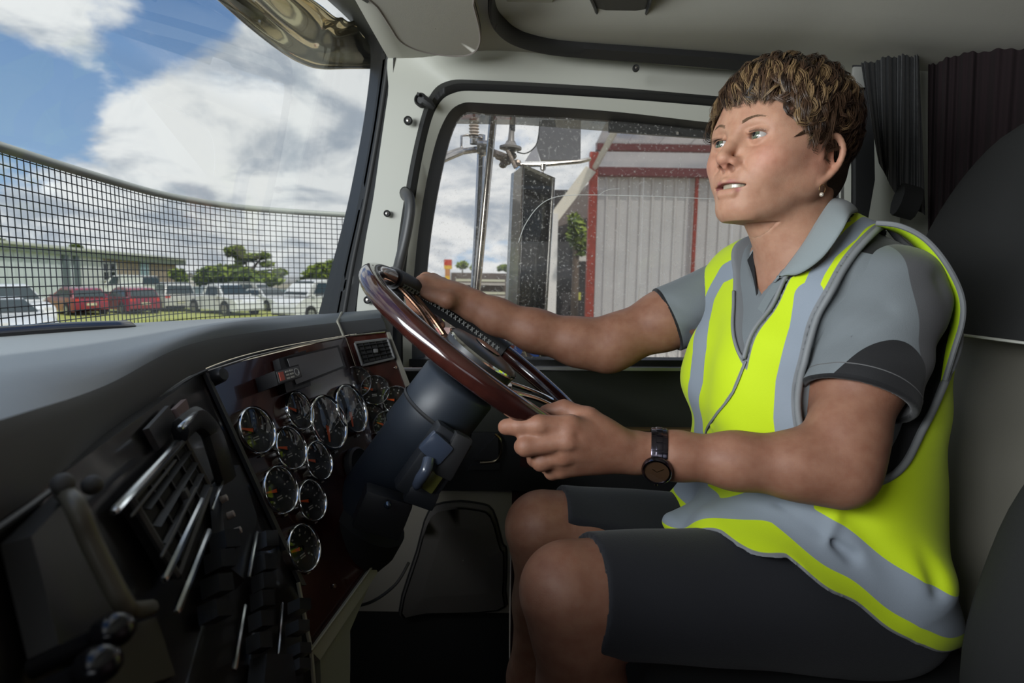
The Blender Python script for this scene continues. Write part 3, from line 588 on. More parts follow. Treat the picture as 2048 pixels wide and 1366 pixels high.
for x, y in rk: slab([(x - 18, y - 18), (x + 16, y - 22), (x + 20, y + 16), (x - 14, y + 20)], .002, .016, 'rocker_switch', rock)
for x, y in ((588, 1218), (584, 1262), (586, 1308), (584, 1340)): slab([(x - 13, y - 12), (x + 13, y - 12), (x + 13, y + 12), (x - 13, y + 12)], .004, .018, 'push_button', rock)
slab([(500, 1320), (560, 1320), (570, 1400), (490, 1400)], .0, .014, 'rocker_switch', rock)
# near lower console: dark binnacle with a pale olive grab bar and two glossy knobs
m = MB(); m.tube(smooth_path([O2(128, 985, .012), O2(150, 1010, .03), O2(180, 1080, .03), O2(215, 1150, .03), O2(245, 1205, .03), O2(262, 1222, .028), O2(300, 1216, .014)], 6), .0050, 10); m.build('grab_bar', mat('olive_grey', (.13, .12, .09), .4), dash)
slab([(0, 1090), (110, 985), (230, 1260), (60, 1340)], 0, .012, 'binnacle', mat('binnacle_black', (.03, .03, .03), .45))
slab([(150, 1290), (290, 1240), (330, 1366), (180, 1420)], 0, .008, 'lower_tray', mat('tray_olive', (.05, .048, .035), .5))
for x, y, h in ((225, 1262, .035), (195, 1330, .035)):
    m = MB(); p = O2(x, y, h); m.sphere(p, (.010, .010, .008), n=14); m.cyl(p - n2 * .035, p, .005, n=10); m.build('lever_knob', glossb, dash)
for x, y in ((125, 968), (185, 970)):
    m = MB(); m.sphere(O2(x, y, .02), .006, n=12); m.build('knob', grey, dash)
# dark demister slot at the foot of the windscreen
m = MB(); m.tube(smooth_path([Vector((-.66, .42, zt + .0)), Vector((-.64, .60, zt)), Vector((-.60, .74, zt)), Vector((-.565, .85, zt - .004))], 5), [.02] * 15 + [.004], 10, flat=.5, up=(0, 0, 1)); m.build('demister_duct', glossb, dash)
# ================================================================ steering column and wheel
WC = Vector((-.048, .93, CZ - .126)); TT = math.radians(36.5); WR = .220
e1 = Vector((-math.cos(TT), 0, math.sin(TT))); e2 = Vector((0, 1, 0)); wn = Vector((math.sin(TT), 0, math.cos(TT)))
def rim(phi, r=WR, h=0.): a = math.radians(phi); return WC + (e1 * math.cos(a) + e2 * math.sin(a)) * r + wn * h
wheel = empty('steering_wheel', WC, label='large dark wood rimmed steering wheel held in both hands of the driver', cat='steering wheel')
m = MB(); m.tube([rim(p) for p in range(0, 360, 5)], .0162, 20, True); m.build('rim', mat('polished_wood', (.050, .013, .009), .16, coat=1.0, col2=(.020, .006, .005), nscale=14), wheel, angle=180)
m = MB(); m.tube([rim(p, WR, 0) for p in range(22, 101, 3)], .0200, 18); m.tube([rim(p, WR - .0, .0) for p in (21, 22, 23)], .0208, 18); m.tube([rim(p) for p in (98, 99.5, 101)], .0206, 18); m.build('grip_cover', mat('cover_leather', (.013, .013, .014), .55, bump=.5, bscale=900, bdist=.0006), wheel, angle=60)
m = MB()
for p in range(24, 99, 3):
    m.tube([rim(p, WR - .0205, .004), rim(p + 1.6, WR - .0210, -.004)], .0016, 5); m.tube([rim(p, WR - .0205, -.004), rim(p + 1.6, WR - .0210, .004)], .0016, 5)
m.build('lacing', mat('lace_grey', (.20, .20, .19), .6), wheel)
for a0 in (30, 150, 270):
    m = MB()
    for da in (-9, 9): m.tube(smooth_path([rim(a0 + da * .7, WR - .006, -.004), rim(a0 + da * .8, .14, -.012), rim(a0 + da * 1.5, .085, -.024), rim(a0 + da * 2.2, .04, -.030)], 5), .0068, 10, flat=.6, up=wn)
    m.build('spoke', chrome if a0 != 30 else mat('spoke_bronze', (.20, .11, .07), .2, metal=1), wheel)
MW = Matrix.Translation(WC) @ frame_of(wn, (-1, 0, 0)).to_4x4()
m = MB(); m.lathe([(.03, -.055), (.075, -.045), (.078, -.020), (.070, -.012), (.0001, -.010)], MW, 36); m.build('hub', chrome, wheel)
m = MB(); m.lathe([(.064, -.014), (.066, .002), (.060, .008), (.035, .013), (.0001, .015)], MW, 36); m.build('horn_pad', mat('horn_pad_grey', (.045, .045, .048), .35), wheel)
m = MB(); m.lathe([(.066, -.001), (.068, .0015), (.066, .004)], MW, 36); m.build('chrome_ring', chrome, wheel)
m = MB(); m.lathe([(.024, .0146), (.024, .0158), (.0001, .0162)], MW, 28); m.build('emblem', dchrome, wheel)
col_ = empty('steering_column', WC - wn * .3, label='dark blue grey steering column shroud slanting down from the wheel into the dash', cat='steering column')
colm = mat('column_blue_grey', (.020, .026, .036), .45, bump=.12, bscale=900, bdist=.0003)
m = MB(); m.lathe([(.001, -.058), (.060, -.058), (.066, -.064), (.066, -.120), (.067, -.175), (.060, -.182), (.058, -.30), (.056, -.42), (.045, -.50)], MW, 40); m.build('shroud', colm, col_, angle=50)
m = MB(); m.lathe([(.0675, -.120), (.069, -.123), (.0675, -.126)], MW, 40); m.build('shroud_joint', black, col_)
m = MB(); m.lathe([(.05, -.33), (.078, -.345), (.083, -.38), (.070, -.44), (.06, -.52)], Matrix.Translation(Vector((.01, 0, 0))) @ MW, 30); m.build('tilt_boot', blackm, col_)
m = MB(); m.lathe([(.03, -.48), (.03, -1.15)], MW, 20); m.build('shaft', blackm, col_)
m = MB(); m.tube(smooth_path([at(690, 1215, .93), at(740, 1205, .88), at(790, 1170, .86), at(818, 1125, .88)], 6), .0025, 6); m.build('cable', grey, col_)
# switch pod on the near flank of the column
def onc(ang, h, r=.066): a = math.radians(ang); return MW @ Vector((r * math.cos(a), r * math.sin(a), h))
ppx = [at(870, 930, .83)]
def podbox(px, py, Y, size, name, m_, ry=0, bev=.006, par=col_):
    M = Matrix.Translation(at(px, py, Y)) @ frame_of(Vector((.25, -1, .05)), wn).to_4x4() @ Matrix.Rotation(math.radians(ry), 4, 'Z')
    s = [v / 2 for v in size]; m = MB(); m.box((-s[0], -s[1], -s[2]), tuple(s), M, bev=bev); return m.build(name, m_, par, angle=50)
podbox(866, 926, .835, (.062, .115, .045), 'switch_pod', mat('pod_black', (.020, .022, .026), .35), 0)
podbox(872, 895, .812, (.040, .036, .022), 'turn_switch', mat('pod_blue', (.05, .065, .10), .25, coat=.3), -8)
m = MB(); m.tube(smooth_path([at(858, 918, .80), at(852, 940, .79), at(838, 962, .79), at(832, 978, .80)], 5), [.009] * 10 + [.008] * 3 + [.006, .004, .003], 10); m.build('stalk', mat('pod_blue2', (.06, .075, .11), .22, coat=.4), col_)
podbox(862, 962, .81, (.022, .03, .014), 'hazard_lamp', mat('olive_lens', (.12, .12, .03), .3), 0, .003)
podbox(842, 990, .82, (.048, .03, .03), 'lower_pod', mat('pod_black', (0, 0, 0)), 12)
podbox(905, 910, .825, (.03, .07, .03), 'pod_wing', black, 6)
podbox(765, 1022, .84, (.075, .06, .05), 'tilt_bracket', black, 14)
m = MB(); m.sphere(at(776, 1010, .80), .006, n=12); m.build('bracket_bolt', mat('bolt_blue', (.12, .16, .22), .2, metal=.8), col_)
# ================================================================ outside, through the windscreen
def rnd(a, b): return random.uniform(a, b)
g = MB(); n_ = 60
g.add([Vector((-90 + 180 * i / n_, -15 + 150 * j / n_, 0)) for i in range(n_ + 1) for j in range(n_ + 1)], [(i * (n_ + 1) + j, (i + 1) * (n_ + 1) + j, (i + 1) * (n_ + 1) + j + 1, i * (n_ + 1) + j + 1) for i in range(n_) for j in range(n_)])
struct(tag(g.build('ground', mat('gravel_yard', (.34, .30, .21), .95, col2=(.26, .24, .17), nscale=1.2, bump=.4, bscale=12, bdist=.02))))
g = MB(); A, B = atz(-200, 652, .0), atz(720, 628, .0)
gr = [Vector((A.x, 23.0, .012)), Vector((-1, 30.0, .012)), Vector((-1, 60, .012)), Vector((-60, 60, .012)), Vector((-60, 20, .012))]
g.prism(gr, (0, 0, .02)); o = g.build('verge', mat('dry_grass', (.42, .46, .10), .95, col2=(.30, .30, .10), nscale=2.0), smooth=False); struct(o)
# ---- workshop building along the yard
BA = at(-320, 545, 34); BB = at(372, 545, 62); bd = (BB - BA); bd.z = 0; bn = Vector((bd.y, -bd.x, 0)).normalized()
if bn.y > 0: bn = -bn
def bw(px, py, off=0.): return onplane(px, py, Vector((BA.x, BA.y, 0)) + bn * off, bn)
def vquad(m, pxa, pya, pxb, pyb, off=0., t=.2, bot=None):
    a, b = bw(pxa, pya, off), bw(pxb, pyb, off)
    if bot is None: za = zb = 0.0
    else: za, zb = bw(pxa, bot[0], off).z, bw(pxb, bot[1], off).z
    m.prism([Vector((a.x, a.y, za)), Vector((b.x, b.y, zb)), b, a], -bn * t)
wk = empty('workshop_building', Vector((bw(100, 600).x, bw(100, 600).y, 0)), label='long low workshop with pale sheet metal wall and brown end behind the red cars', cat='building')
m = MB(); vquad(m, -320, 462, 155, 508, 0); m.build('metal_wall', mat('pale_sheet', (.55, .60, .63), .6), wk, smooth=False)
for i in range(26):
    x = -300 + i * 17.2
    m = MB(); vquad(m, x, 475 + (x + 320) * .08, x + 1.6, 475 + (x + 321) * .08, .06, .06); m.build('rib', mat('pale_sheet_rib', (.50, .55, .57), .6), wk, smooth=False)
m = MB(); vquad(m, 155, 510, 206, 518, .02); m.build('metal_wall', mat('white_sheet', (.55, .57, .58), .6), wk, smooth=False)
m = MB(); vquad(m, 206, 518, 352, 530, .01); m.build('brick_wall', mat('brown_brick', (.34, .28, .21), .9, col2=(.27, .21, .16), nscale=3), wk, smooth=False)
for a, b in ((127, 137), (150, 158)): m = MB(); vquad(m, a, 505, b, 507, .25, .3); m.build('down_pipe', mat('pipe_dark', (.10, .13, .14), .5), wk, smooth=False)
m = MB(); vquad(m, 281, 520, 297, 522, .12, .2); m.build('blue_panel', mat('blue_panel_m', (.25, .36, .40), .5), wk, smooth=False)
m = MB(); vquad(m, 205, 526, 232, 528, .05, .1, (560, 560)); wn_ = m.build('window', mat('dark_window', (.012, .014, .018), .1), wk, smooth=False)
for a, b, c, d in ((204, 206, 526, 561), (217.5, 218.6, 526, 561), (231, 233, 527, 561)): m = MB(); vquad(m, a, c, b, c, .12, .08, (d, d)); m.build('frame_bar', mat('window_alu', (.55, .57, .58), .4), wn_, smooth=False)
for c, d in ((525, 527), (542, 543.5), (560, 562)): m = MB(); vquad(m, 204, c, 233, c, .12, .08, (d, d)); m.build('frame_bar', mat('window_alu', (0, 0, 0)), wn_, smooth=False)
m = MB(); vquad(m, -320, 452, 372, 520, .35, 6, (470, 531)); m.build('roof_edge', mat('gutter_green', (.27, .31, .26), .6), wk, smooth=False)
m = MB(); vquad(m, -320, 448, 372, 517, .6, .3, (455, 521)); m.build('gutter', mat('gutter_pale', (.50, .52, .46), .5), wk, smooth=False)
# ---- boundary fence, panel by panel
fc = empty('boundary_fence', at(520, 600, 46), label='blue grey sheet metal fence behind the parked cars below the trees', cat='fence')
for i in range(24):
    x0 = 340 + i * 15.2; m = MB(); a, b = at(x0, 570, 50 - i * .3), at(x0 + 14.6, 570, 50 - (i + 1) * .3)
    m.prism([Vector((a.x, a.y, 0)), Vector((b.x, b.y, 0)), Vector((b.x, b.y, 1.15)), Vector((a.x, a.y, 1.15))], (0, .06, 0)); m.build('fence_panel', mat('fence_blue', (.20, .26, .32), .6), fc, smooth=False)
# ---- trees
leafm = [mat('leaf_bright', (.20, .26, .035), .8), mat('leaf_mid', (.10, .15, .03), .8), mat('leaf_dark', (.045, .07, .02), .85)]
bark = mat('bark', (.12, .09, .07), .9)
def tree(blobs, Y, label, trunk=None, n=1500, leaf=.22, group=None):
    p = at(trunk[0][0], trunk[0][1], Y) if trunk else at(blobs[0][0], blobs[0][1], Y)
    t = empty('tree', Vector((p.x, p.y, 0)), label=label, cat='tree', group=group)
    tot = sum(b[2] * b[3] for b in blobs); per = [MB(), MB(), MB()]
    m = MB()
    for (px, py, rx, ry) in blobs:
        c = at(px, py, Y); sx, sz = rx / F * Y, ry / F * Y
        m.sphere(c, (sx * .8, sx * .7, sz * .8), n=12)
        for k in range(int(n * rx * ry / tot)):
            while True:
                q = Vector((rnd(-1, 1), rnd(-1, 1), rnd(-1, 1)))
                if .6 < q.length < 1: break
            q *= .75 + .35 * mnoise.noise(q * 2.5 + Vector((px, py, 0)) * .1)
            pp = c + Vector((q.x * sx * 1.15, q.y * sx, q.z * sz * 1.15)); r_ = leaf * rnd(.6, 1.3); a = Vector((rnd(-1, 1), rnd(-1, 1), rnd(-.6, .6))).normalized(); b = a.orthogonal().normalized()
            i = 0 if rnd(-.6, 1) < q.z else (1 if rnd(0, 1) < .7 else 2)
            per[i].add([pp + a * r_, pp + b * r_ * .6, pp - a * r_, pp - b * r_ * .6], [(0, 1, 2, 3)])
    for i, M_ in enumerate(per):
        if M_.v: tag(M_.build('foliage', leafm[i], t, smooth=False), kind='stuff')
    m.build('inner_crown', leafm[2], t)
    m = MB(); q = at(blobs[0][0], blobs[0][1], Y); m.cyl(Vector((q.x, Y, 0)), q, .10, .06, n=7); m.build('trunk', bark, t)
    if trunk:
        m = MB()
        for br in trunk[1]: m.tube([at(x, y, Y) if y < 600 else Vector((at(x, 560, Y).x, Y, 0)) for x, y in br], [.22] + [.09] * (len(br) - 1), 6)
        m.build('branch', bark, t)
    return t
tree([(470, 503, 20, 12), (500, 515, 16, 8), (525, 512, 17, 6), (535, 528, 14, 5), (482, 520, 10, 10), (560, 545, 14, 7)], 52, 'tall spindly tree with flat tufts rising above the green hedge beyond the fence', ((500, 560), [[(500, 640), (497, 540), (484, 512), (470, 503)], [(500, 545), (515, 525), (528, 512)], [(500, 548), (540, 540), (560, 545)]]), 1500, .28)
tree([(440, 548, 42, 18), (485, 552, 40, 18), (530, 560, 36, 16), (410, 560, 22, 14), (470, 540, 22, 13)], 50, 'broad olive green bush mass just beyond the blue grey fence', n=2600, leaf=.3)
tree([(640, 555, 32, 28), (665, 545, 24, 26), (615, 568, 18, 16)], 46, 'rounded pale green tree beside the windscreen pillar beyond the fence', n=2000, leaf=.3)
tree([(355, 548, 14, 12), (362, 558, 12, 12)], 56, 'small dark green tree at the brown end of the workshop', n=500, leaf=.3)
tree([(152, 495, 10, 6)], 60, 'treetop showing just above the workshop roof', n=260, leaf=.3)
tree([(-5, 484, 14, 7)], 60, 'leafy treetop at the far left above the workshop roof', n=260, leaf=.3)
hs = empty('distant_house', Vector((at(372, 560, 75).x, 75, 0)), label='small white gabled house between the workshop and the green bushes', cat='house')
m = MB(); a = at(362, 575, 75); b = at(398, 575, 75); m.prism([Vector((a.x, 75, 0)), Vector((b.x, 75, 0)), at(398, 556, 75), at(380, 546, 75), at(362, 556, 75)], (0, 5, 0)); m.build('wall', mat('house_white', (.62, .6, .55), .7), hs, smooth=False)
m = MB(); m.strip([at(360, 556, 74.7), at(380, 544, 74.7), at(400, 556, 74.7)], [at(360, 558, 74.7), at(380, 546, 74.7), at(400, 558, 74.7)], (0, 5.5, 0)); m.build('roof', mat('house_roof', (.28, .3, .32), .6), hs, smooth=False)
# ---- cars
carglass = mat('car_glass', (.03, .045, .05), .08); tyre = mat('tyre', (.015, .015, .015), .8); hubm = mat('wheel_alloy', (.45, .46, .48), .3, metal=.8)
lampw = mat('head_lamp_m', (.75, .75, .72), .15); lampr = mat('tail_lamp_m', (.55, .03, .02), .25); lampo = mat('indicator_m', (.8, .3, .08), .3); underm = mat('underbody', (.02, .02, .02), .8)
PROF = {  # (x, z) down the length: lower body shell then greenhouse
    'hatch': dict(L=4.2, W=1.75, body=[(0, .35), (0, .75), (.06, .92), (.3, .98), (2.9, .95), (3.75, .84), (4.12, .66), (4.2, .35)], roof=[(.10, .93), (.42, 1.38), (.9, 1.47), (2.0, 1.46), (2.95, .96)], ax=(.80, 3.35), r=.32),
    'wagon': dict(L=4.7, W=1.85, body=[(0, .4), (0, .85), (.06, 1.02), (.4, 1.08), (3.2, 1.05), (4.2, .95), (4.62, .75), (4.7, .4)], roof=[(.08, 1.02), (.38, 1.60), (1.0, 1.72), (2.5, 1.68), (3.35, 1.06)], ax=(.95, 3.75), r=.37),
    'sedan': dict(L=4.7, W=1.8, body=[(0, .36), (0, .85), (.1, .97), (.9, 1.0), (3.2, .95), (4.2, .82), (4.62, .66), (4.7, .36)], roof=[(.75, .98), (1.35, 1.38), (1.9, 1.44), (2.6, 1.42), (3.45, .94)], ax=(.95, 3.75), r=.33),
    'ute': dict(L=5.1, W=1.85, body=[(0, .55), (0, 1.02), (.04, 1.05), (1.75, 1.05), (1.8, 1.1), (3.7, 1.08), (4.7, .98), (5.05, .8), (5.1, .5)], roof=[(1.85, 1.08), (2.0, 1.62), (2.4, 1.72), (3.1, 1.70), (3.9, 1.08)], ax=(1.05, 4.1), r=.38),
    'van': dict(L=4.9, W=1.85, body=[(0, .45), (0, 1.1), (.02, 1.3), (.3, 1.32), (3.9, 1.2), (4.6, 1.0), (4.86, .8), (4.9, .45)], roof=[(.02, 1.3), (.12, 1.95), (.5, 2.05), (3.2, 2.02), (4.15, 1.22)], ax=(.95, 3.95), r=.34)}
def car(kind, loc, yaw, col, label, group='parked cars', front_lamps=True, scale=1.0):
    P = PROF[kind]; L_, W_ = P['L'], P['W']; paint = mat('car_paint_%s' % '_'.join('%d' % (c * 255) for c in col), col, .25, coat=.6)
    root = empty('car', loc, label=label, cat='car', group=group)
    M = Matrix.Translation(loc) @ Matrix.Rotation(math.radians(yaw), 4, 'Z') @ Matrix.Scale(scale, 4) @ Matrix.Translation((-L_ / 2, 0, 0))
    def shell(poly, zb, w0, w1, zw0, zw1, nx=1):
        """extrude a side outline across the width, drawing the section in towards the top"""
        pts = smooth_path([Vector((x, 0, z)) for x, z in poly], 4); cols = [-1, -.96, -.85, -.4, 0, .4, .85, .96, 1]; vs = []; K = len(pts)
        for c in cols:
            edge = abs(c) > .9
            for p in pts:
                t = min(max((p.z - zw0) / (zw1 - zw0), 0), 1); w_ = (w0 + (w1 - w0) * t) / 2; drop = (.03 if abs(c) == 1 else 0)
                e = min(p.x, L_ - p.x); w_ *= 1 - .10 * max(0, 1 - e / .5) ** 2
                vs.append(Vector((p.x, c * w_, p.z - drop)))
        fs = [(a * K + i, a * K + i + 1, (a + 1) * K + i + 1, (a + 1) * K + i) for a in range(len(cols) - 1) for i in range(K - 1)]
        b = len(vs)
        for c in (0, len(cols) - 1):
            for p in [vs[c * K + i] for i in range(K)]: vs.append(Vector((p.x, p.y, zb)))
        for q, c in ((0, 0), (1, len(cols) - 1)):
            for i in range(K - 1): fs.append((c * K + i, c * K + i + 1, b + q * K + i + 1, b + q * K + i))
        fs.append(tuple(b + i for i in range(K)) + tuple(b + K + i for i in range(K - 1, -1, -1)))
        return [M @ v for v in vs], fs
    m = MB(); m.add(*shell(P['body'], P['r'] * .75, W_, W_ * .97, .5, 1.0)); m.build('body', paint, root, angle=35)
    zr = max(z for x, z in P['roof']); zb = P['roof'][0][1]
    m = MB(); m.add(*shell(P['roof'], zb - .05, W_ * .95, W_ * .74, zb, zr)); cab = m.build('cabin', paint, root, angle=35)
    # windows: proud panes on both flanks, the front and the back
    R_ = P['roof']; x0, x1 = R_[0][0] + .28, R_[-1][0] - .42; t0, t1 = R_[1][0] + .22, R_[3][0] + .02; zt_ = zr - .13; zs = zb + .04
    if kind == 'van': x0, t0 = 2.6, 2.6
    def yy(z): t = min(max((z - zb) / (zr - zb), 0), 1); return (W_ * .95 + (W_ * .74 - W_ * .95) * t) / 2 + .012
    cuts = 3 if kind in ('wagon', 'hatch', 'sedan') else 1
    for s in (-1, 1):
        for i in range(cuts):
            f0, f1 = i / cuts + (.015 if i else 0), (i + 1) / cuts - (.015 if i < cuts - 1 else 0); lx = lambda f: x0 + (x1 - x0) * f; tx = lambda f: t0 + (t1 - t0) * f
            m = MB(); m.prism([M @ Vector((lx(f0), s * yy(zs), zs)), M @ Vector((lx(f1), s * yy(zs), zs)), M @ Vector((tx(f1), s * yy(zt_), zt_)), M @ Vector((tx(f0), s * yy(zt_), zt_))], M.to_3x3() @ Vector((0, s * .01, 0))); m.build('side_window', carglass, root, smooth=False)
    (xa, za), (xb, zb_) = R_[-1], R_[-2]
    q = lambda x, z, w, o: M @ Vector((x + o, w, z))
    m = MB(); m.prism([q(xa - .1, za + .08, -W_ * .42, .04), q(xa - .1, za + .08, W_ * .42, .04), q(xb + .1, zb_ - .04, W_ * .34, .06), q(xb + .1, zb_ - .04, -W_ * .34, .06)], M.to_3x3() @ Vector((.02, 0, .02))); m.build('windscreen', carglass, root, smooth=False)
    (xa, za), (xb, zb_) = R_[0], R_[1]
    m = MB(); m.prism([q(xa, za + .08, -W_ * .40, -.01), q(xa, za + .08, W_ * .40, -.01), q(xb, zb_ - .03, W_ * .34, -.06), q(xb, zb_ - .03, -W_ * .34, -.06)], M.to_3x3() @ Vector((-.02, 0, .01))); m.build('rear_window', carglass, root, smooth=False)
    for ax in P['ax']:
        for s in (-1, 1):
            m = MB(); a = M @ Vector((ax, s * (W_ / 2 - .20), P['r'])); b = M @ Vector((ax, s * (W_ / 2 + .015), P['r'])); m.cyl(a, b, P['r'] * scale, n=20); w_ = m.build('wheel', tyre, root)
            m = MB(); m.cyl(b, b + (b - a) * .06, P['r'] * .62 * scale, n=16); m.build('hub', hubm, w_)
            m = MB(); m.lathe([(P['r'] * 1.18 * scale, -.012), (P['r'] * 1.18 * scale, .004), (P['r'] * .98 * scale, .004)], Matrix.Translation(M @ Vector((ax, s * (W_ / 2 - .002), P['r'] + .02))) @ frame_of(M.to_3x3() @ Vector((0, s, 0))).to_4x4(), 20); m.build('wheel_arch', underm, root)
    zl = P['body'][2][1] - .12
    for s in (-1, 1):
        m = MB(); m.box((-.03, -.14, -.09), (.10, .14, .10), M @ Matrix.Translation((.03, s * W_ * .36, zl)), bev=.02); m.build('tail_lamp', lampr, root)
        zf = P['body'][-2][1] + .04; m = MB(); m.box((-.10, -.17, -.07), (.06, .17, .07), M @ Matrix.Translation((L_ - .12, s * W_ * .33, zf)), bev=.02); m.build('head_lamp', lampw, root)
        m = MB(); m.box((-.09, -.05, -.05), (.09, .05, .06), M @ Matrix.Translation((P['roof'][-1][0] - .35, s * (W_ / 2 + .04), P['roof'][-1][1] + .06)), bev=.02); m.build('wing_mirror', paint, root)
        m = MB()
        m.box((-.05, -.012, -.015), (.05, .012, .015), M @ Matrix.Translation((L_ * .5, s * (W_ / 2 + .005), P['body'][3][1] - .15))); m.build('door_handle', paint, root)
    m = MB(); m.box((-.03, -.22, -.06), (.0, .22, .06), M @ Matrix.Translation((-.005, 0, .62))); m.build('number_plate', mat('plate_yellow', (.6, .58, .4), .5), root)
    m = MB(); m.box((-.05, -W_ * .44, -.10), (.10, W_ * .44, .08), M @ Matrix.Translation((L_ - .06, 0, .42)), bev=.03); m.build('bumper', paint, root)
    if kind == 'ute':
        m = MB(); m.box((.05, -W_ * .45, 0), (1.7, W_ * .45, .06), M @ Matrix.Translation((0, 0, 1.03)), bev=.02); m.build('tray_cover', mat('tray_cover_m', (.5, .5, .48), .6), root)
        m = MB(); m.tube([M @ Vector((1.75, s * .8, z)) for s, z in ((-1, 1.05), (-1, 1.6), (1, 1.6), (1, 1.05))], .035, 6); m.build('roll_bar', chrome, root)
    return root
red = (.24, .012, .035); white = (.74, .75, .75); silver = (.50, .50, .47)
def cp(px, Y): p = at(px, 560, Y); return Vector((p.x, Y, 0))
car('wagon', cp(14, 24), -32, white, 'large white wagon parked behind the nearest silver car at far left')
car('sedan', cp(-14, 18.5), -30, (.62, .64, .66), 'silver car nearest the camera at the far left edge')
car('hatch', cp(148, 31), 146, red, 'dark red hatchback parked left of the other red car', 'red cars')
car('hatch', cp(254, 32.5), 146, red, 'dark red hatchback with its lit tail lamp beside the silver car', 'red cars')
car('van', cp(258, 46), 160, white, 'white van standing behind the two red cars')
car('wagon', cp(342, 35.5), 132, silver, 'silver beige wagon parked right of the red cars')
car('ute', cp(446, 33), -32, white, 'white pickup with a covered tray in front of the green bushes')
car('sedan', cp(532, 37), -35, white, 'white sedan parked right of the pickup')
car('van', cp(636, 31), 245, white, 'white vehicle half hidden by the windscreen pillar')
car('wagon', cp(470, 41), 172, silver, 'pale wagon seen over the roofs of the pickup and sedan')
# ---- stone guard: curved rail with a welded wire grid
GP = [(-.735, .70), (-.755, .78), (-.775, .86), (-.825, 1.14), (-.855, 1.42), (-.80, 1.64), (-.68, 1.76), (-.50, 1.86)]
gp = smooth_path([Vector((x, y, 0)) for x, y in GP], 14); cum = [0]
for a, b in zip(gp, gp[1:]): cum.append(cum[-1] + (b - a).length)
def gpt(s, h):
    s = min(max(s, 0), cum[-1] - 1e-6); i = max(k for k in range(len(cum)) if cum[k] <= s); i = min(i, len(gp) - 2); f = (s - cum[i]) / (cum[i + 1] - cum[i]); p = gp[i].lerp(gp[i + 1], f); return Vector((p.x, p.y, CZ + h))
def gtop(s): return .190 - .006 * (1 - s / cum[-1])
gd = empty('stone_guard', Vector((-.8, 1.2, CZ - .2)), label='curved wire mesh stone guard with a pale top rail outside the windscreen', cat='stone guard')
m = MB(); m.tube([gpt(s, gtop(s)) for s in np.linspace(0, cum[-1], 90)], .0085, 12); m.build('top_rail', mat('rail_pale', (.34, .36, .33), .4), gd, angle=180)
wm = mat('wire_dark', (.020, .024, .03), .5); nv = int(cum[-1] / .0165)
for i in range(nv + 1):
    s = i * .0165; m = MB(); m.tube([gpt(s, gtop(s)), gpt(s, gtop(s) * .3), gpt(s, -.20)], .00115, 4); m.build('wire', wm, gd)
for k in range(1, 24):
    h = .19 - k * .0155; m = MB(); m.tube([gpt(s, h) for s in np.linspace(0, cum[-1], 60)], .0010, 4); m.build('wire', wm, gd)
# ---- polished exterior visor over the windscreen
ev = empty('exterior_visor', at(620, 60, 1.2), label='polished chrome sun visor outside above the windscreen with warm reflections painted in', cat='exterior visor')
vis = mat('visor_warm_tint', (.85, .74, .52), .10, metal=1)  # base colour tinted warm to stand in for reflections not modelled
ra = smooth_path([at(430, -12, 1.05), at(500, 50, 1.12), at(560, 97, 1.19), at(600, 121, 1.25), at(640, 133, 1.31), at(700, 133, 1.36), at(768, 133, 1.42)], 6)
rb = smooth_path([at(520, -70, 1.02), at(585, -30, 1.08), at(640, 5, 1.14), at(672, 30, 1.19), at(700, 40, 1.24), at(735, 20, 1.30), at(790, 0, 1.40)], 6)
vs = []; K = len(ra); cols = 14
for i in range(K):
    for j in range(cols + 1):
        t = j / cols; p = ra[i].lerp(rb[i], t); crease = math.exp(-((i / K - .56) / .05) ** 2) * .010 * t; wave = .007 * math.sin(t * 9 + i * .12) + .010 * math.exp(-((t - .25) / .06) ** 2)
        vs.append(p + Vector((-.3, .4, 1)).normalized() * (math.sin(math.pi * t) * .012 + crease + wave * min(1, t * 6)))
m = MB(); m.add(vs, [(i * (cols + 1) + j, i * (cols + 1) + j + 1, (i + 1) * (cols + 1) + j + 1, (i + 1) * (cols + 1) + j) for i in range(K - 1) for j in range(cols)]); o = m.build('blade', vis, ev, angle=50)
sm = o.modifiers.new('t', 'SOLIDIFY'); sm.thickness = .003
m = MB(); m.tube([p + Vector((0, 0, -.001)) for p in ra], .0045, 8); m.build('rolled_edge', dchrome, ev)
# ================================================================ outside the driver's door
mr = empty('door_mirror', at(1075, 500, 1.66), label='tall rectangular truck mirror in a chrome case outside the driver door window', cat='mirror')
Y_ = 1.62
m = MB(); f = [at(1046, 329, Y_), at(1108, 356, Y_ + .05), at(1088, 690, Y_ + .05), at(1032, 690, Y_)]; dv = Vector((-.020, .05, 0))
m.prism(f, dv); m.build('case', chrome, mr, angle=30)
cf = sum(f, Vector()) / 4; f2 = [cf + Vector(((p - cf).x * .84, (p - cf).y * .84, (p - cf).z * .965)) + Vector((.0, -.003, 0)) for p in f]
m = MB(); m.prism(f2, dv * .02); m.build('mirror_glass', mat('mirror_dark', (.20, .19, .18), .04, metal=1), mr, smooth=False)
m = MB(); m.tube(f, .004, 8, True); m.build('case_rim', dchrome, mr)
m = MB(); m.prism([at(1028, 345, Y_ - .01), at(1046, 331, Y_ - .002), at(1032, 690, Y_ - .002), at(1012, 690, Y_ - .01)], dv * .4); m.build('case_side', mat('case_pale', (.70, .70, .69), .25, metal=.8), mr, smooth=False)
arm = empty('mirror_bracket', at(965, 450, 1.56), label='pair of upright chrome mirror tubes with clamps outside the driver door window', cat='bracket')
m = MB(); m.tube([at(990, 200, 1.55), at(984, 260, 1.55), at(966, 450, 1.55), at(946, 660, 1.56)], .0105, 16); m.build('front_tube', mat('tube_bronze', (.52, .46, .40), .15, metal=1), arm)
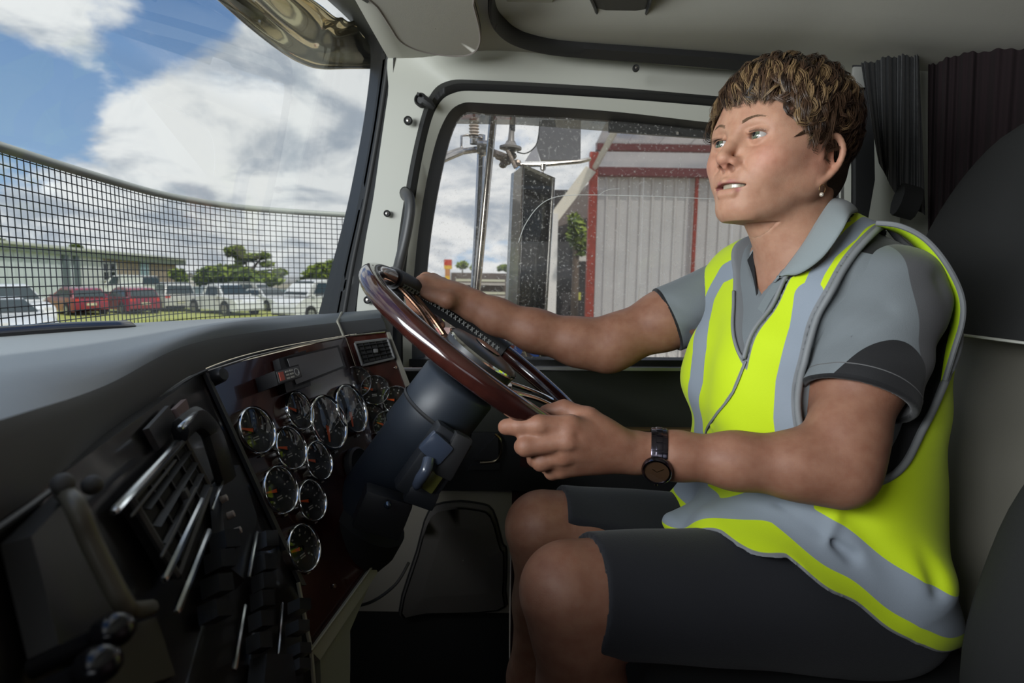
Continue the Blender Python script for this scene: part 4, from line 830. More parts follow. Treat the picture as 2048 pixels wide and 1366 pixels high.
m = MB(); m.tube([at(963, 270, 1.72), at(962, 310, 1.72), at(956, 450, 1.72), at(946, 620, 1.72)], .0115, 16); m.build('rear_tube', mat('tube_grey', (.42, .42, .44), .2, metal=1), arm)
m = MB(); m.tube([at(880, 322, 1.60), at(925, 303, 1.66), at(960, 298, 1.72)], .009, 12); m.tube([at(880, 312, 1.62), at(925, 297, 1.68)], .006, 8); m.build('cross_arm', dchrome, arm)
m = MB(); m.box((-.02, -.014, -.016), (.02, .014, .016), Matrix.Translation(at(968, 296, 1.68)), bev=.004); m.cyl(at(958, 286, 1.69), at(980, 288, 1.66), .009, n=10); m.cyl(at(960, 306, 1.69), at(978, 300, 1.69), .012, n=10); m.build('clamp', dchrome, arm)
sa = empty('spring_antenna', at(948, 262, 1.70), label='antenna with a ribbed white spring base on the mirror bracket', cat='antenna')
m = MB()
for i in range(6): m.lathe([(.009, 0), (.015, .003), (.015, .005), (.009, .009)], Matrix.Translation(at(948, 273 - i * 6.2, 1.70)), 16)
m.build('spring', mat('spring_cream', (.55, .47, .40), .5), sa)
m = MB(); m.cyl(at(948, 236, 1.70), at(943, 120, 1.70), .004, n=8); m.build('whip', black, sa)
m = MB(); m.tube([at(922, 300, 1.69), at(923, 272, 1.69), at(934, 270, 1.70), at(965, 274, 1.70)], .0035, 8); m.lathe([(.012, -.02), (.012, -.004), (.014, -.002), (.014, 0)], Matrix.Translation(at(948, 274, 1.70)), 12); m.build('mount', dchrome, sa)
ca = empty('cone_antenna', at(1022, 295, 1.64), label='antenna on a black cone base clamped above the door mirror', cat='antenna')
m = MB(); Mz = Matrix.Translation(at(1021, 296, 1.64)) @ Matrix.Rotation(math.radians(3), 4, 'Y'); m.lathe([(.004, .075), (.007, .06), (.009, .022), (.018, .008), (.031, .003), (.031, -.003), (.02, -.006), (.0001, -.006)], Mz, 24)
m.lathe([(.0125, .018), (.0135, .016), (.0125, .014)], Mz, 20); m.build('cone', mat('cone_grey', (.20, .19, .18), .4), ca)
m = MB(); m.tube([at(1024, 262, 1.64), at(1030, 150, 1.64)], [.0085, .006], 10); m.build('whip', black, ca)
m = MB()
for (x, y, r_) in ((1000, 312, .016), (1012, 322, .017), (1024, 312, .014), (1034, 326, .013), (1006, 330, .012), (1022, 303, .012)): m.sphere(at(x, y, 1.64), (r_, r_ * .7, r_ * .8), n=8)
m.cyl(at(985, 305, 1.57), at(1015, 316, 1.64), .010, n=10); m.cyl(at(1015, 300, 1.62), at(1032, 336, 1.62), .006, n=8); m.build('clamp', mat('clamp_cast', (.33, .27, .23), .45, metal=.7, noise=.6, nscale=150), ca, angle=20)
m = MB(); m.tube(smooth_path([at(1034, 304, 1.63), at(1050, 307, 1.63), at(1066, 298, 1.63), at(1076, 280, 1.63), at(1080, 240, 1.63)], 5), .0018, 6); m.build('cable', black, ca)
cm_ = empty('spotter_mirror', at(1115, 290, 1.68), label='dark square spotter mirror on a horizontal arm above the door mirror', cat='mirror')
m = MB(); m.prism([at(1084, 240, 1.72), at(1162, 240, 1.72), at(1161, 320, 1.72), at(1082, 320, 1.72), at(1072, 290, 1.72), at(1078, 262, 1.72)], (0, .02, 0)); m.build('case', mat('spotter_grey', (.14, .14, .15), .35), cm_, smooth=False)
m = MB(); m.tube([at(1040, 330, 1.64), at(1080, 330, 1.66), at(1160, 323, 1.68), at(1180, 318, 1.70)], .006, 8); m.build('arm', dchrome, cm_)
m = MB(); m.lathe([(.010, 0), (.008, -.016), (.003, -.020), (.0025, -.034), (.0001, -.035)], Matrix.Translation(at(1086, 328, 1.66)), 12); m.build('bolt', dchrome, cm_)
m = MB(); m.prism([at(1050, 322, 1.70), at(1080, 322, 1.70), at(1072, 292, 1.70), at(1064, 300, 1.70)], (0, .006, 0)); m.build('gusset', mat('gusset_m', (.6, .6, .66), .3, metal=.5), cm_, smooth=False)
# ---- shed with corrugated wall and red steel posts
SY = 9.5; shed = empty('corrugated_shed', Vector((3.6, SY, 0)), label='shed of pale corrugated steel with red posts and a pinkish awning roof', cat='shed')
shw = mat('corrugated_steel', (.74, .72, .71), .45, metal=.15, noise=.08, nscale=3)
xl, xr = at(1190, 560, SY).x, at(1790, 560, SY).x; zt_ = at(1300, 350, SY).z; pitch = .186; nsh = int((xr - xl) / (pitch * 4)) + 1
for s_ in range(nsh):
    prof = []
    for k in range(4):
        x = xl + s_ * pitch * 4 + k * pitch
        for a, d_ in ((0, 0), (.62, 0), (.72, -.035), (.88, -.035), (.98, 0)): prof.append((x + a * pitch, SY + d_ - s_ % 2 * .003))
    m = MB(); m.strip([Vector((x, y, 0)) for x, y in prof], [Vector((x, y, zt_)) for x, y in prof], (0, .004, 0)); m.build('wall_sheet', shw, shed, smooth=False)
redp = mat('red_oxide_paint', (.42, .060, .035), .5, noise=.25, nscale=12); redd = mat('red_dark', (.20, .05, .055), .6)
def ipost(px, Y, w, z1, name='post', m_=redp):
    x = at(px, 560, Y).x; m = MB(); m.box((x - w / 2, Y - w * .5, 0), (x + w / 2, Y + w * .5, z1)); return m.build(name, m_, shed, smooth=False)
ipost(1180, 9.25, .13, at(1183, 305, 9.25).z); ipost(1384, 9.40, .05, zt_); ipost(1186, 9.3, .05, at(1183, 300, 9.3).z, 'post_cap', mat('post_grey', (.2, .2, .2), .5))
m = MB(); a, b = at(1192, 335, 9.35), at(1790, 348, 9.35); m.box((a.x, 9.28, b.z - .10), (b.x, 9.44, a.z)); m.build('girder', redd, shed, smooth=False)
m = MB(); m.box((a.x, 9.25, b.z + .28), (b.x, 9.36, b.z + .38)); m.build('purlin', redd, shed, smooth=False)
awm = mat('awning_pink', (.40, .33, .33), .6, noise=.15, nscale=2)
awm.node_tree.nodes['Principled BSDF'].inputs['Alpha'].default_value = .45
for i in range(12):
    xa = at(1190, 340, 9.5).x + i * .5; m = MB(); m.prism([Vector((xa, 9.5, zt_ + .45)), Vector((xa + .49, 9.5, zt_ + .45)), Vector((xa + .49, 7.3, zt_ + .62)), Vector((xa, 7.3, zt_ + .62))], (0, 0, .03)); m.build('roof_sheet', awm, shed, smooth=False)
m = MB(); m.box((at(1190, 340, 9.5).x, 9.5, zt_), (at(1790, 340, 9.5).x, 9.55, zt_ + .5)); m.build('gable_sheet', awm, shed, smooth=False)
m = MB(); m.tube([at(1246, 232, 7.3), at(1190, 335, 9.2)], .05, 4); m.build('barge_board', mat('barge_white', (.7, .68, .66), .5), shed)
gt = empty('gantry_frame', Vector((at(1104, 560, 8.6).x, 8.6, 0)), label='white steel post with a slanting brace left of the red shed post', cat='frame')
wst = mat('white_steel', (.62, .60, .58), .45)
m = MB(); x = at(1104, 560, 8.6).x; m.box((x - .065, 8.54, 0), (x + .065, 8.66, at(1104, 428, 8.6).z)); m.build('post', wst, gt, smooth=False)
m = MB(); m.prism([at(1098, 432, 8.6), at(1112, 448, 8.6), at(1192, 344, 8.6), at(1172, 332, 8.6)], (0, .08, 0)); m.build('brace', mat('cream_steel', (.62, .58, .50), .5), gt, smooth=False)
dk = empty('workshop_bay', Vector((at(1145, 560, 12).x, 12, 0)), label='dark open workshop bay between the white post and red post', cat='building')
m = MB(); a, b = at(1108, 400, 12), at(1196, 400, 12); m.box((a.x, 12, 0), (b.x, 12.3, at(1150, 380, 12).z)); m.build('shade_sheet', mat('bay_shade', (.030, .026, .028), .8), dk, smooth=False)  # near-black sheet standing in for the shade inside the open bay
m = MB(); a, b = at(1110, 380, 11.5), at(1192, 380, 11.5); m.prism([Vector((a.x, 11.4, at(1110, 455, 11.4).z)), Vector((b.x, 11.4, at(1150, 430, 11.4).z)), Vector((b.x, 11.4, at(1180, 350, 11.4).z)), Vector((a.x, 11.4, at(1110, 430, 11.4).z))], (0, .1, 0)); m.build('gable_mesh', mat('gable_taupe', (.16, .13, .12), .8), dk, smooth=False)
m = MB(); m.box((0, 0, 0), (.12, .02, .16), Matrix.Translation(at(1150, 600, 11.8))); m.build('notice', mat('notice_yellow', (.45, .45, .08), .6), dk)
m = MB(); m.box((0, 0, 0), (.3, .05, .22), Matrix.Translation(at(1146, 522, 11.6))); m.build('panel', mat('bay_white', (.6, .58, .55), .6), dk)
tree([(1153, 462, 17, 26), (1160, 490, 14, 24), (1148, 440, 10, 12)], 11.2, 'green creeper hanging beside the red shed post', n=500, leaf=.10)
# low trailer and a red and yellow marker post in the yard
tr = empty('flat_trailer', Vector((at(965, 600, 15).x, 15, 0)), label='dark trailer with pale slatted headboard behind the mirror tubes', cat='trailer')
tb = mat('trailer_brown', (.11, .085, .075), .7)
m = MB(); a, b = at(902, 545, 15), at(1032, 545, 15); m.box((a.x, 15, .5), (b.x, 15.2, a.z)); m.build('headboard', tb, tr, smooth=False)
for y, mm_ in ((560, 1), (567, 0), (585, 1), (592, 0)):
    m = MB(); p, q = at(912, y, 14.9), at(1010, y + 2, 14.9); m.box((p.x, 14.85, p.z - .03), (q.x, 14.95, p.z + .03)); m.build('slat', mat('slat_pale', (.55, .55, .42), .6) if mm_ else mat('slat_cream', (.45, .42, .38), .6), tr, smooth=False)
m = MB(); m.box((a.x, 14.6, .35), (b.x, 15.2, .85)); m.build('deck', mat('deck_dark', (.06, .05, .05), .8), tr, smooth=False)
for k in (.2, .5, .8):
    m = MB(); x = a.x + (b.x - a.x) * k; m.cyl(Vector((x, 14.5, .4)), Vector((x, 14.8, .4)), .4, n=18); m.build('wheel', tyre, tr)
mp = empty('marker_post', Vector((at(894, 560, 14).x, 14, 0)), label='red and yellow marker post left of the mirror tubes', cat='post')
for i, (y0, y1, c_) in enumerate(((519, 531, 'r'), (531, 538, 'y'), (538, 552, 'y2'), (552, 566, 'y'), (566, 620, 'r'))):
    m = MB(); a, b = at(888 if i < 2 else 890, y1, 14), at(903 if i < 2 else 899, y0, 14); m.box((a.x, 14, a.z), (b.x, 14.15, b.z)); m.build('band', {'r': mat('post_red', (.50, .05, .02), .5), 'y': mat('post_yellow', (.70, .42, .03), .5), 'y2': mat('post_amber', (.5, .22, .08), .5)}[c_], mp, smooth=False)
m = MB(); a = at(894, 600, 14); m.box((a.x - .07, 14, 0), (a.x + .07, 14.15, at(894, 619, 14).z)); m.build('foot', tb, mp)
tree([(925, 530, 10, 5), (950, 536, 7, 4), (1010, 536, 14, 4)], 60, 'low distant shrubs on the skyline behind the trailer', n=400, leaf=.4)
# neighbouring parts of this truck seen low through the door window
fd = empty('truck_bonnet', at(1030, 720, 1.60), label='orange and grey truck bonnet side with chrome canister low outside the door window', cat='bonnet')
m = MB(); m.strip(smooth_path([at(800, 700, 1.9), at(840, 668, 1.9), at(880, 655, 1.95), at(930, 662, 2.0), at(1000, 690, 2.0)], 5), smooth_path([at(800, 760, 1.6), at(840, 740, 1.6), at(880, 735, 1.6), at(930, 745, 1.6), at(1000, 770, 1.6)], 5), (0, 0, -.01)); m.build('guard', mat('fender_orange', (.62, .14, .07), .25, coat=.5), fd)
m = MB(); m.strip(smooth_path([at(868, 692, 1.85), at(905, 688, 1.85), at(960, 700, 1.9)], 5), smooth_path([at(868, 700, 1.80), at(905, 697, 1.80), at(960, 712, 1.8)], 5), (0, -.004, .004)); m.build('stripe', mat('fender_white', (.7, .7, .7), .3), fd)
tk = fd
m = MB(); m.tube([at(985, 655, 1.80), at(1040, 680, 1.78), at(1120, 715, 1.74), at(1250, 735, 1.70)], [.045, .05, .05, .05], 24); m.build('canister', mat('canister_chrome', (.75, .72, .66), .12, metal=1, noise=.5, nscale=30), tk)
for (x, y, w_, h_, an) in ((1022, 682, .018, .012, 30), (1036, 700, .014, .018, 10), (1068, 706, .018, .010, 35)):  # blue reflections in the chrome, laid on as painted discs
    m = MB(); m.prism([Matrix.Translation(at(x, y, 1.70)) @ Matrix.Rotation(math.radians(an), 4, 'Y') @ Vector((w_ * math.cos(t), 0, h_ * math.sin(t))) for t in np.linspace(0, 2 * math.pi, 11)[:-1]], (0, .01, 0)); m.build('blue_panel', mat('canister_blue_glint', (.05, .13, .50), .3), tk)
for k in range(7):
    m = MB(); m.tube([at(1010 + k * 17, 672 + k * 9, 1.71), at(1026 + k * 17, 720 + k * 5, 1.70)], .0025, 6); m.build('clamp_band', mat('band_brass', (.6, .55, .35), .3, metal=.8), tk)
hd = fd
m = MB(); m.strip([at(905, 700, 1.75), at(990, 716, 1.66), at(1075, 760, 1.56)], [at(905, 780, 1.45), at(985, 780, 1.45), at(1075, 790, 1.45)], (0, 0, -.01)); m.build('panel', mat('bonnet_grey', (.30, .29, .30), .35), hd)
m = MB(); m.box((-.9, 1.75, .45), (.2, 1.85, 2.02)); m.build('side_skirt', mat('bonnet_grey', (0, 0, 0)), hd)
m = MB(); m.cyl(Vector((-.5, 1.70, .52)), Vector((-.5, 1.98, .52)), .52, n=28); m.build('front_tyre', tyre, hd)
m = MB(); m.box((-.05, 1.5, 1.95), (.1, 1.8, 2.0)); m.build('bracket', mat('bonnet_grey', (.30, .29, .30), .35), hd)
# ================================================================ implicit surfaces: every body or garment is one smooth skin over many blended volumes
f32 = np.float32
class Pr:
    """op: '+' joins, '-' carves, 'g' presses a soft groove (amp, width) along it, 'x' keeps only what lies inside"""
    def __init__(s, fn, op='+', k=.01, amp=0, wid=0): s.fn, s.op, s.k, s.amp, s.wid = fn, op, k, amp, wid
def A3(v): return np.array([v[0], v[1], v[2]], dtype=f32)
def sph(c, r):
    c = A3(c); return lambda P: np.sqrt(((P - c) ** 2).sum(1)) - r
def ell(c, rad, R=None):
    c = A3(c); rad = A3(rad); Rm = None if R is None else np.array(R, dtype=f32)
    def f(P):
        q = P - c
        if Rm is not None: q = q @ Rm
        a = q / rad; k0 = np.sqrt((a * a).sum(1)); b = a / rad; k1 = np.sqrt((b * b).sum(1)) + 1e-9
        return np.where(k0 < .05, -rad.min(), k0 * (k0 - 1) / k1)
    return f
def cap(a, b, ra, rb=None, flat=None):
    """tapered capsule; flat = (direction, factor) squashes the section along a direction"""
    a = A3(a); b = A3(b); rb = ra if rb is None else rb; ab = b - a; L2 = float((ab * ab).sum()) + 1e-12
    if flat is not None: fd = A3(flat[0]); fd = fd / np.linalg.norm(fd); ff = flat[1]
    def f(P):
        q = P - a; t = np.clip((q @ ab) / L2, 0, 1); v = q - t[:, None] * ab
        if flat is not None: v = v + (v @ fd)[:, None] * fd * (1 / ff - 1)
        return np.sqrt((v * v).sum(1)) - (ra + (rb - ra) * t)
    return f
def polycap(pts):
    fs = [cap(a, b, 0) for a, b in zip(pts, pts[1:])]
    return lambda P: np.minimum.reduce([f(P) for f in fs])
def plane(p, n):
    p = A3(p); n = A3(Vector(n).normalized()); return lambda P: (P - p) @ n
def local(fn, Rm, c, s=1.0):
    """evaluate fn in a local frame: columns of Rm are the local axes in world space"""
    Rm = np.array(Rm, dtype=f32); c = A3(c); return lambda P: fn(((P - c) @ Rm) / s) * s
def evaluate(prims, P):
    d = None
    for p in prims:
        v = p.fn(P)
        if p.op == '+':
            if d is None: d = v
            else:
                h = np.clip(.5 + .5 * (d - v) / p.k, 0, 1); d = d + (v - d) * h - p.k * h * (1 - h)
        elif p.op == '-':
            if d is None: continue
            h = np.clip(.5 - .5 * (d + v) / p.k, 0, 1); d = d + (-v - d) * h + p.k * h * (1 - h)
        elif p.op == 'x':
            h = np.clip(.5 - .5 * (d - v) / p.k, 0, 1); d = d + (v - d) * h + p.k * h * (1 - h)
        elif p.op == 'g':
            d = d + p.amp * np.exp(-(np.maximum(v, 0) / p.wid) ** 2)
        elif p.op == 'w': d = d + v
    return d if d is not None else np.full(len(P), 9., f32)
def sdf_mesh(prims, lo, hi, h, B=16):
    lo = np.array(lo, dtype=np.float64); hi = np.array(hi, dtype=np.float64); S = B * h; nb = np.ceil((hi - lo) / S).astype(int); NC = nb * B + 4
    R = S * .5 * math.sqrt(3); gx = np.arange(-1, B + 1) * h
    G = np.stack(np.meshgrid(gx, gx, gx, indexing='ij'), -1).reshape(-1, 3); n1_ = B + 2
    ids_all = []; pos_all = []; quads = []
    cen = np.stack(np.meshgrid(*[np.arange(k) for k in nb], indexing='ij'), -1).reshape(-1, 3); ctr = (lo + (cen + .5) * S).astype(f32)
    VV = [p.fn(ctr) for p in prims]; D0 = evaluate(prims, ctr); near = np.abs(D0) < R * 1.6 + .004
    for ci in np.nonzero(near)[0]:
        um = min(VV[i][ci] for i, p in enumerate(prims) if p.op == '+'); use = []
        for i, p in enumerate(prims):
            v = VV[i][ci]
            if p.op == '+' and v < max(um, 0) + 2.6 * R + p.k: use.append(p)
            elif p.op == '-' and v < 1.6 * R + p.k: use.append(p)
            elif p.op == 'x' and v > -1.6 * R - p.k: use.append(p)
            elif p.op == 'g' and v < 1.6 * R + p.wid * 2.5: use.append(p)
            elif p.op == 'w': use.append(p)
        if not any(p.op == '+' for p in use): continue
        o = lo + cen[ci] * S; D = evaluate(use, (G + o).astype(f32)).reshape(n1_, n1_, n1_)
        sg = D < 0
        if sg.all() or not sg.any(): continue
        base = cen[ci] * B
        # cells -1..B-1
        c8 = [D[a:n1_ - 1 + a, b:n1_ - 1 + b, c:n1_ - 1 + c] for a in (0, 1) for b in (0, 1) for c in (0, 1)]
        s8 = sum((x < 0).astype(np.int8) for x in c8); act = (s8 > 0) & (s8 < 8); I = np.argwhere(act)
        if not len(I): continue
        vals = np.stack([x[act] for x in c8], 1); offs = np.array([(a, b, c) for a in (0, 1) for b in (0, 1) for c in (0, 1)], float)
        acc = np.zeros((len(I), 3)); cnt = np.zeros(len(I))
        for a in range(8):
            for b in range(a + 1, 8):
                if abs(offs[a] - offs[b]).sum() != 1: continue
                va, vb = vals[:, a], vals[:, b]; m = (va < 0) != (vb < 0); t = np.where(m, va / np.where(m, va - vb, 1), 0)
                acc += (offs[a] + (offs[b] - offs[a]) * t[:, None]) * m[:, None]; cnt += m
        pos = o + (I - 1 + acc / cnt[:, None]) * h; gi = I + base  # global cell index + 1
        gid = (gi[:, 0] * NC[1] + gi[:, 1]) * NC[2] + gi[:, 2]; ids_all.append(gid); pos_all.append(pos)
        cellid = lambda i, j, k: ((i + base[0]) * NC[1] + (j + base[1])) * NC[2] + (k + base[2])
        for ax in range(3):
            u = [slice(1, B + 1)] * 3; w_ = list(u); w_[ax] = slice(2, B + 2); e0 = sg[tuple(u)]; e1_ = sg[tuple(w_)]; m = e0 != e1_
            E = np.argwhere(m) + 1; fl = e0[m]
            if not len(E): continue
            b_, c_ = (ax + 1) % 3, (ax + 2) % 3; q = []
            for db, dc in ((-1, -1), (0, -1), (0, 0), (-1, 0)):
                X_ = E.copy(); X_[:, b_] += db; X_[:, c_] += dc; q.append(cellid(X_[:, 0], X_[:, 1], X_[:, 2]))
            q = np.stack(q, 1); q[~fl] = q[~fl][:, ::-1]; quads.append(q)
    ids = np.concatenate(ids_all); pos = np.concatenate(pos_all); Q = np.concatenate(quads)
    uid, first = np.unique(ids, return_index=True); V = pos[first]; Fq = np.searchsorted(uid, Q)
    ok = (Fq < len(uid)).all(1); Fq = Fq[ok]; Q = Q[ok]; Fq = Fq[(uid[Fq] == Q).all(1)]
    return V, Fq
def np_object(name, V, Q, m, parent=None, attrs=None, smooth_it=0):
    me = bpy.data.meshes.new(name); me.vertices.add(len(V)); me.vertices.foreach_set('co', np.asarray(V, dtype=f32).ravel())
    me.loops.add(len(Q) * 4); me.loops.foreach_set('vertex_index', Q.astype(np.int32).ravel()); me.polygons.add(len(Q))
    me.polygons.foreach_set('loop_start', np.arange(0, len(Q) * 4, 4, dtype=np.int32)); me.update(calc_edges=True); me.validate()
    for x in (m if isinstance(m, (list, tuple)) else [m]): me.materials.append(x)
    me.shade_smooth()
    for k, a in (attrs or {}).items():
        if a.ndim == 1: at_ = me.attributes.new(k, 'FLOAT', 'POINT'); at_.data.foreach_set('value', a.astype(f32))
        else:
            at_ = me.attributes.new(k, 'FLOAT_COLOR', 'POINT'); at_.data.foreach_set('color', np.concatenate([a, np.ones((len(a), 1))], 1).astype(f32).ravel())
    o = bpy.data.objects.new(name, me); link(o, parent)
    if parent is not None: o.matrix_parent_inverse = parent.matrix_basis.inverted() if parent.parent is None else Matrix()
    return o
def laplace(V, Q, it=2, w=.5):
    V = V.copy()
    for _ in range(it):
        acc = np.zeros_like(V); cnt = np.zeros(len(V))
        for i in range(4):
            a, b = Q[:, i], Q[:, (i + 1) % 4]
            for d_ in range(3): acc[:, d_] += np.bincount(a, V[b, d_], len(V)) + np.bincount(b, V[a, d_], len(V))
            cnt += np.bincount(a, minlength=len(V)) + np.bincount(b, minlength=len(V))
        V = V + (acc / np.maximum(cnt, 1)[:, None] - V) * w
    return V
def largest(V, Q):
    lab = np.arange(len(V)); E = np.concatenate([Q[:, [i, (i + 1) % 4]] for i in range(4)])
    while True:
        m = np.minimum(lab[E[:, 0]], lab[E[:, 1]]); new = lab.copy(); np.minimum.at(new, E[:, 0], m); np.minimum.at(new, E[:, 1], m); new = new[new]
        if (new == lab).all(): break
        lab = new
    u, c = np.unique(lab, return_counts=True); keep = lab == u[c.argmax()]; idx = np.cumsum(keep) - 1; Q = Q[keep[Q[:, 0]]]
    return V[keep], idx[Q]
def polydist(P, pts):
    d = np.full(len(P), 9.0)
    for a, b in zip(pts, pts[1:]): d = np.minimum(d, cap(a, b, 0)(P.astype(f32)))
    return d
def attr_mat(name, layers, base, rough=.7, bump=0, bscale=500, bdist=.0005, sheen=0, weave=False):
    """base colour, then layers (attribute, threshold, colour): crisp where the attribute rises above the threshold"""
    m = bpy.data.materials.new(name); m.use_nodes = True; nt = m.node_tree; b = nt.nodes['Principled BSDF']; L = nt.links.new
    b.inputs['Roughness'].default_value = rough; b.inputs['Specular IOR Level'].default_value = .3; b.inputs['Sheen Weight'].default_value = sheen
    cur = None; col = nt.nodes.new('ShaderNodeRGB'); col.outputs[0].default_value = (*base, 1); cur = col.outputs[0]
    for (a, th, c) in layers:
        n = nt.nodes.new('ShaderNodeAttribute'); n.attribute_name = a; mr = nt.nodes.new('ShaderNodeMapRange'); mr.inputs[1].default_value = th - .0004; mr.inputs[2].default_value = th + .0004
        L(n.outputs['Fac'], mr.inputs[0]); mx = nt.nodes.new('ShaderNodeMix'); mx.data_type = 'RGBA'; L(mr.outputs[0], mx.inputs[0]); L(cur, mx.inputs[6]); mx.inputs[7].default_value = (*c, 1); cur = mx.outputs[2]
    L(cur, b.inputs['Base Color'])
    if bump:
        tc = nt.nodes.new('ShaderNodeTexCoord'); n = nt.nodes.new('ShaderNodeTexNoise'); n.inputs['Scale'].default_value = bscale; n.inputs['Detail'].default_value = 3; L(tc.outputs['Object'], n.inputs['Vector'])
        bp = nt.nodes.new('ShaderNodeBump'); bp.inputs['Strength'].default_value = bump; bp.inputs['Distance'].default_value = bdist; L(n.outputs['Fac'], bp.inputs['Height']); L(bp.outputs[0], b.inputs['Normal'])
    return m
# ================================================================ the driver
W = lambda x, y, z: Vector((x, y, CZ + z))
SL, EL, WL = at(1775, 590, .80), at(1672, 938, .70), at(1285, 906, .75)
SR, ER, WR2 = at(1450, 590, 1.07), at(1212, 690, 1.07), at(955, 616, 1.085)
HL, KL = at(1740, 1195, .80), at(1142, 1185, .70)
HR, KR = at(1600, 1125, 1.02), at(1088, 1058, .96)
AL, AR = KL + Vector((.015, .02, -.43)), KR + Vector((-.02, .02, -.42))
# head frame: x forward, y to her left (towards the camera), z up
ya, pi_, ro = math.radians(28), math.radians(1.5), math.radians(0)
HF = Vector((-math.cos(ya) * math.cos(pi_), -math.sin(ya) * math.cos(pi_), math.sin(pi_)))
HLt = Vector((math.sin(ya), -math.cos(ya), 0)); HU = HF.cross(HLt)
HLt, HU = HLt * math.cos(ro) + HU * math.sin(ro), HU * math.cos(ro) - HLt * math.sin(ro)
HS = 1.03
HM = Matrix((HF, HLt, HU)).transposed()
HC = at(1513, 271, .812) - HM @ Vector((.084, .031, 0)) * HS
def hw(x, y, z): return HC + HM @ Vector((x, y, z)) * HS
hl = lambda fn: local(fn, HM, HC, HS)
def rot_y(deg): return [list(r) for r in Matrix.Rotation(math.radians(deg), 3, 'Y')]
EAR_OFF = A3(HM @ Vector((.012, 0, -.007)) * HS)
def head_prims():
    p = []
    U = lambda fn, k=.012: p.append(Pr(hl(fn), '+', k * HS)); D = lambda fn, k=.006: p.append(Pr(hl(fn), '-', k * HS)); G = lambda fn, a, w_: p.append(Pr(hl(fn), 'g', amp=a * (.62 if a > 0 else 1), wid=w_))
    U(ell((-.010, 0, .036), (.099, .0755, .084)))
    U(ell((.040, 0, .012), (.052, .062, .058)), .02)
    U(ell((.036, 0, -.030), (.052, .057, .062)), .02)
    for s in (1, -1): U(ell((.026, s * .036, -.012), (.046, .0315, .056)), .03); U(ell((.010, s * .049, -.016), (.036, .0225, .045)), .025)
    for s in (1, -1):
        U(cap((.006, s * .053, -.052), (.070, s * .018, -.094), .015, .014), .030)     # jaw
        U(cap((-.002, s * .062, -.012), (.006, s * .054, -.054), .012, .014), .022)
        U(ell((.056, s * .040, -.028), (.028, .024, .020)), .020)                       # cheek
        U(ell((.066, s * .026, -.052), (.024, .022, .024)), .018)
        U(cap((.078, s * .014, .0175), (.066, s * .045, .018), .0085, .008), .014)         # brow ridge
    U(ell((.070, 0, -.058), (.030, .028, .030)), .020)                                   # muzzle
    U(ell((.075, 0, -.092), (.0190, .021, .0170)), .016)                                 # chin
    U(ell((.044, 0, -.088), (.042, .036, .018)), .025)                                   # under the chin
    for s in (1, -1): D(ell((.094, s * .031, -.001), (.016, .019, .0125)), .012)        # sockets
    U(cap((.087, 0, .012), (.099, 0, -.012), .0062, .0068), .012)                        # nose bridge
    U(cap((.099, 0, -.012), (.1085, 0, -.0255), .0066, .0088), .006)
    U(ell((.1080, 0, -.0290), (.0098, .0100, .0078)), .005)
    for s in (1, -1): U(ell((.0965, s * .0118, -.0335), (.0105, .0058, .0070)), .0065)   # nostril wings
    U(cap((.092, 0, -.041), (.103, 0, -.038), .006, .0045), .005)
    for s in (1, -1): D(ell((.1010, s * .0078, -.0405), (.0070, .0040, .0062)), .002)
    # eyes: lids round each eyeball with an almond opening
    for s in (1, -1):
        c = (.0745, s * .0310, .0)
        U(sph(c, .0138), .0045)
        U(cap((.0865, s * .020, .0075), (.080, s * .0425, .0065), .0036, .0032), .004)
        D(ell((.0865, s * .0310, .0002), (.020, .0132, .0043)), .0014)
        G(cap((.089, s * .019, .0098), (.081, s * .044, .0075), 0), .0012, .0018)        # lid crease
        G(cap((.086, s * .020, -.0115), (.080, s * .038, -.0150), 0), .0011, .0028)      # under the eye
        for dz, dx in ((.004, 0), (-.002, .002), (-.008, .002)): G(cap((.0655, s * .0500, -.001 + dz * .4), (.0535, s * .0585, dz * 1.6 - .004), 0), .0012, .0014)
        G(polycap([(.0930, s * .0215, -.036), (.0885, s * .0290, -.048), (.0830, s * .0345, -.058), (.0760, s * .0370, -.070), (.071, s * .0350, -.080)]), .0030, .0036)    # smile folds
        G(cap((.078, s * .0395, -.054), (.068, s * .0405, -.074), 0), .0009, .0024)
    # lips and the parted mouth
    U(cap((.1005, 0, -.0585), (.0955, .012, -.0585), .0052, .0045), .004); U(cap((.1005, 0, -.0585), (.0955, -.012, -.0585), .0052, .0045), .004)
    for s in (1, -1): U(cap((.0955, s * .012, -.0585), (.0820, s * .0295, -.0575), .0040, .0024), .004); U(cap((.0945, s * .010, -.0730), (.0812, s * .0287, -.0600), .0048, .0024), .004)
    U(cap((.0965, -.010, -.0740), (.0965, .010, -.0740), .0058, .0058), .004)
    D(ell((.094, 0, -.0645), (.022, .0270, .0034)), .002)
    D(ell((.080, 0, -.0655), (.012, .020, .0080)), .002)
    G(cap((.0915, -.013, -.0835), (.0915, .013, -.0835), 0), .0022, .0040)
    G(cap((.102, 0, -.050), (.102, 0, -.054), 0), .0010, .0022)
    for s in (1, -1): G(cap((.0935, s * .0040, .024), (.0945, s * .0048, .036), 0), .0006, .0013)
    # ears
    for s in (1, -1):
        n0 = len(p); y = s * .0735; c = [(.000, 0, .000), (-.007, .007, .011), (-.019, .013, .011), (-.027, .016, -.005), (-.024, .013, -.024), (-.014, .008, -.039), (-.005, .004, -.046)]
        c = [tuple(q) for q in smooth_path(c, 3)]
        for a, b in zip(c, c[1:]): U(cap((a[0], y + s * a[1], a[2] - .004), (b[0], y + s * b[1], b[2] - .004), .0036, .0036), .003)
        U(ell((-.013, y + s * .001, -.018), (.014, .0050, .024)), .006)
        U(ell((-.006, y + s * .002, -.048), (.0075, .0035, .0085)), .005)
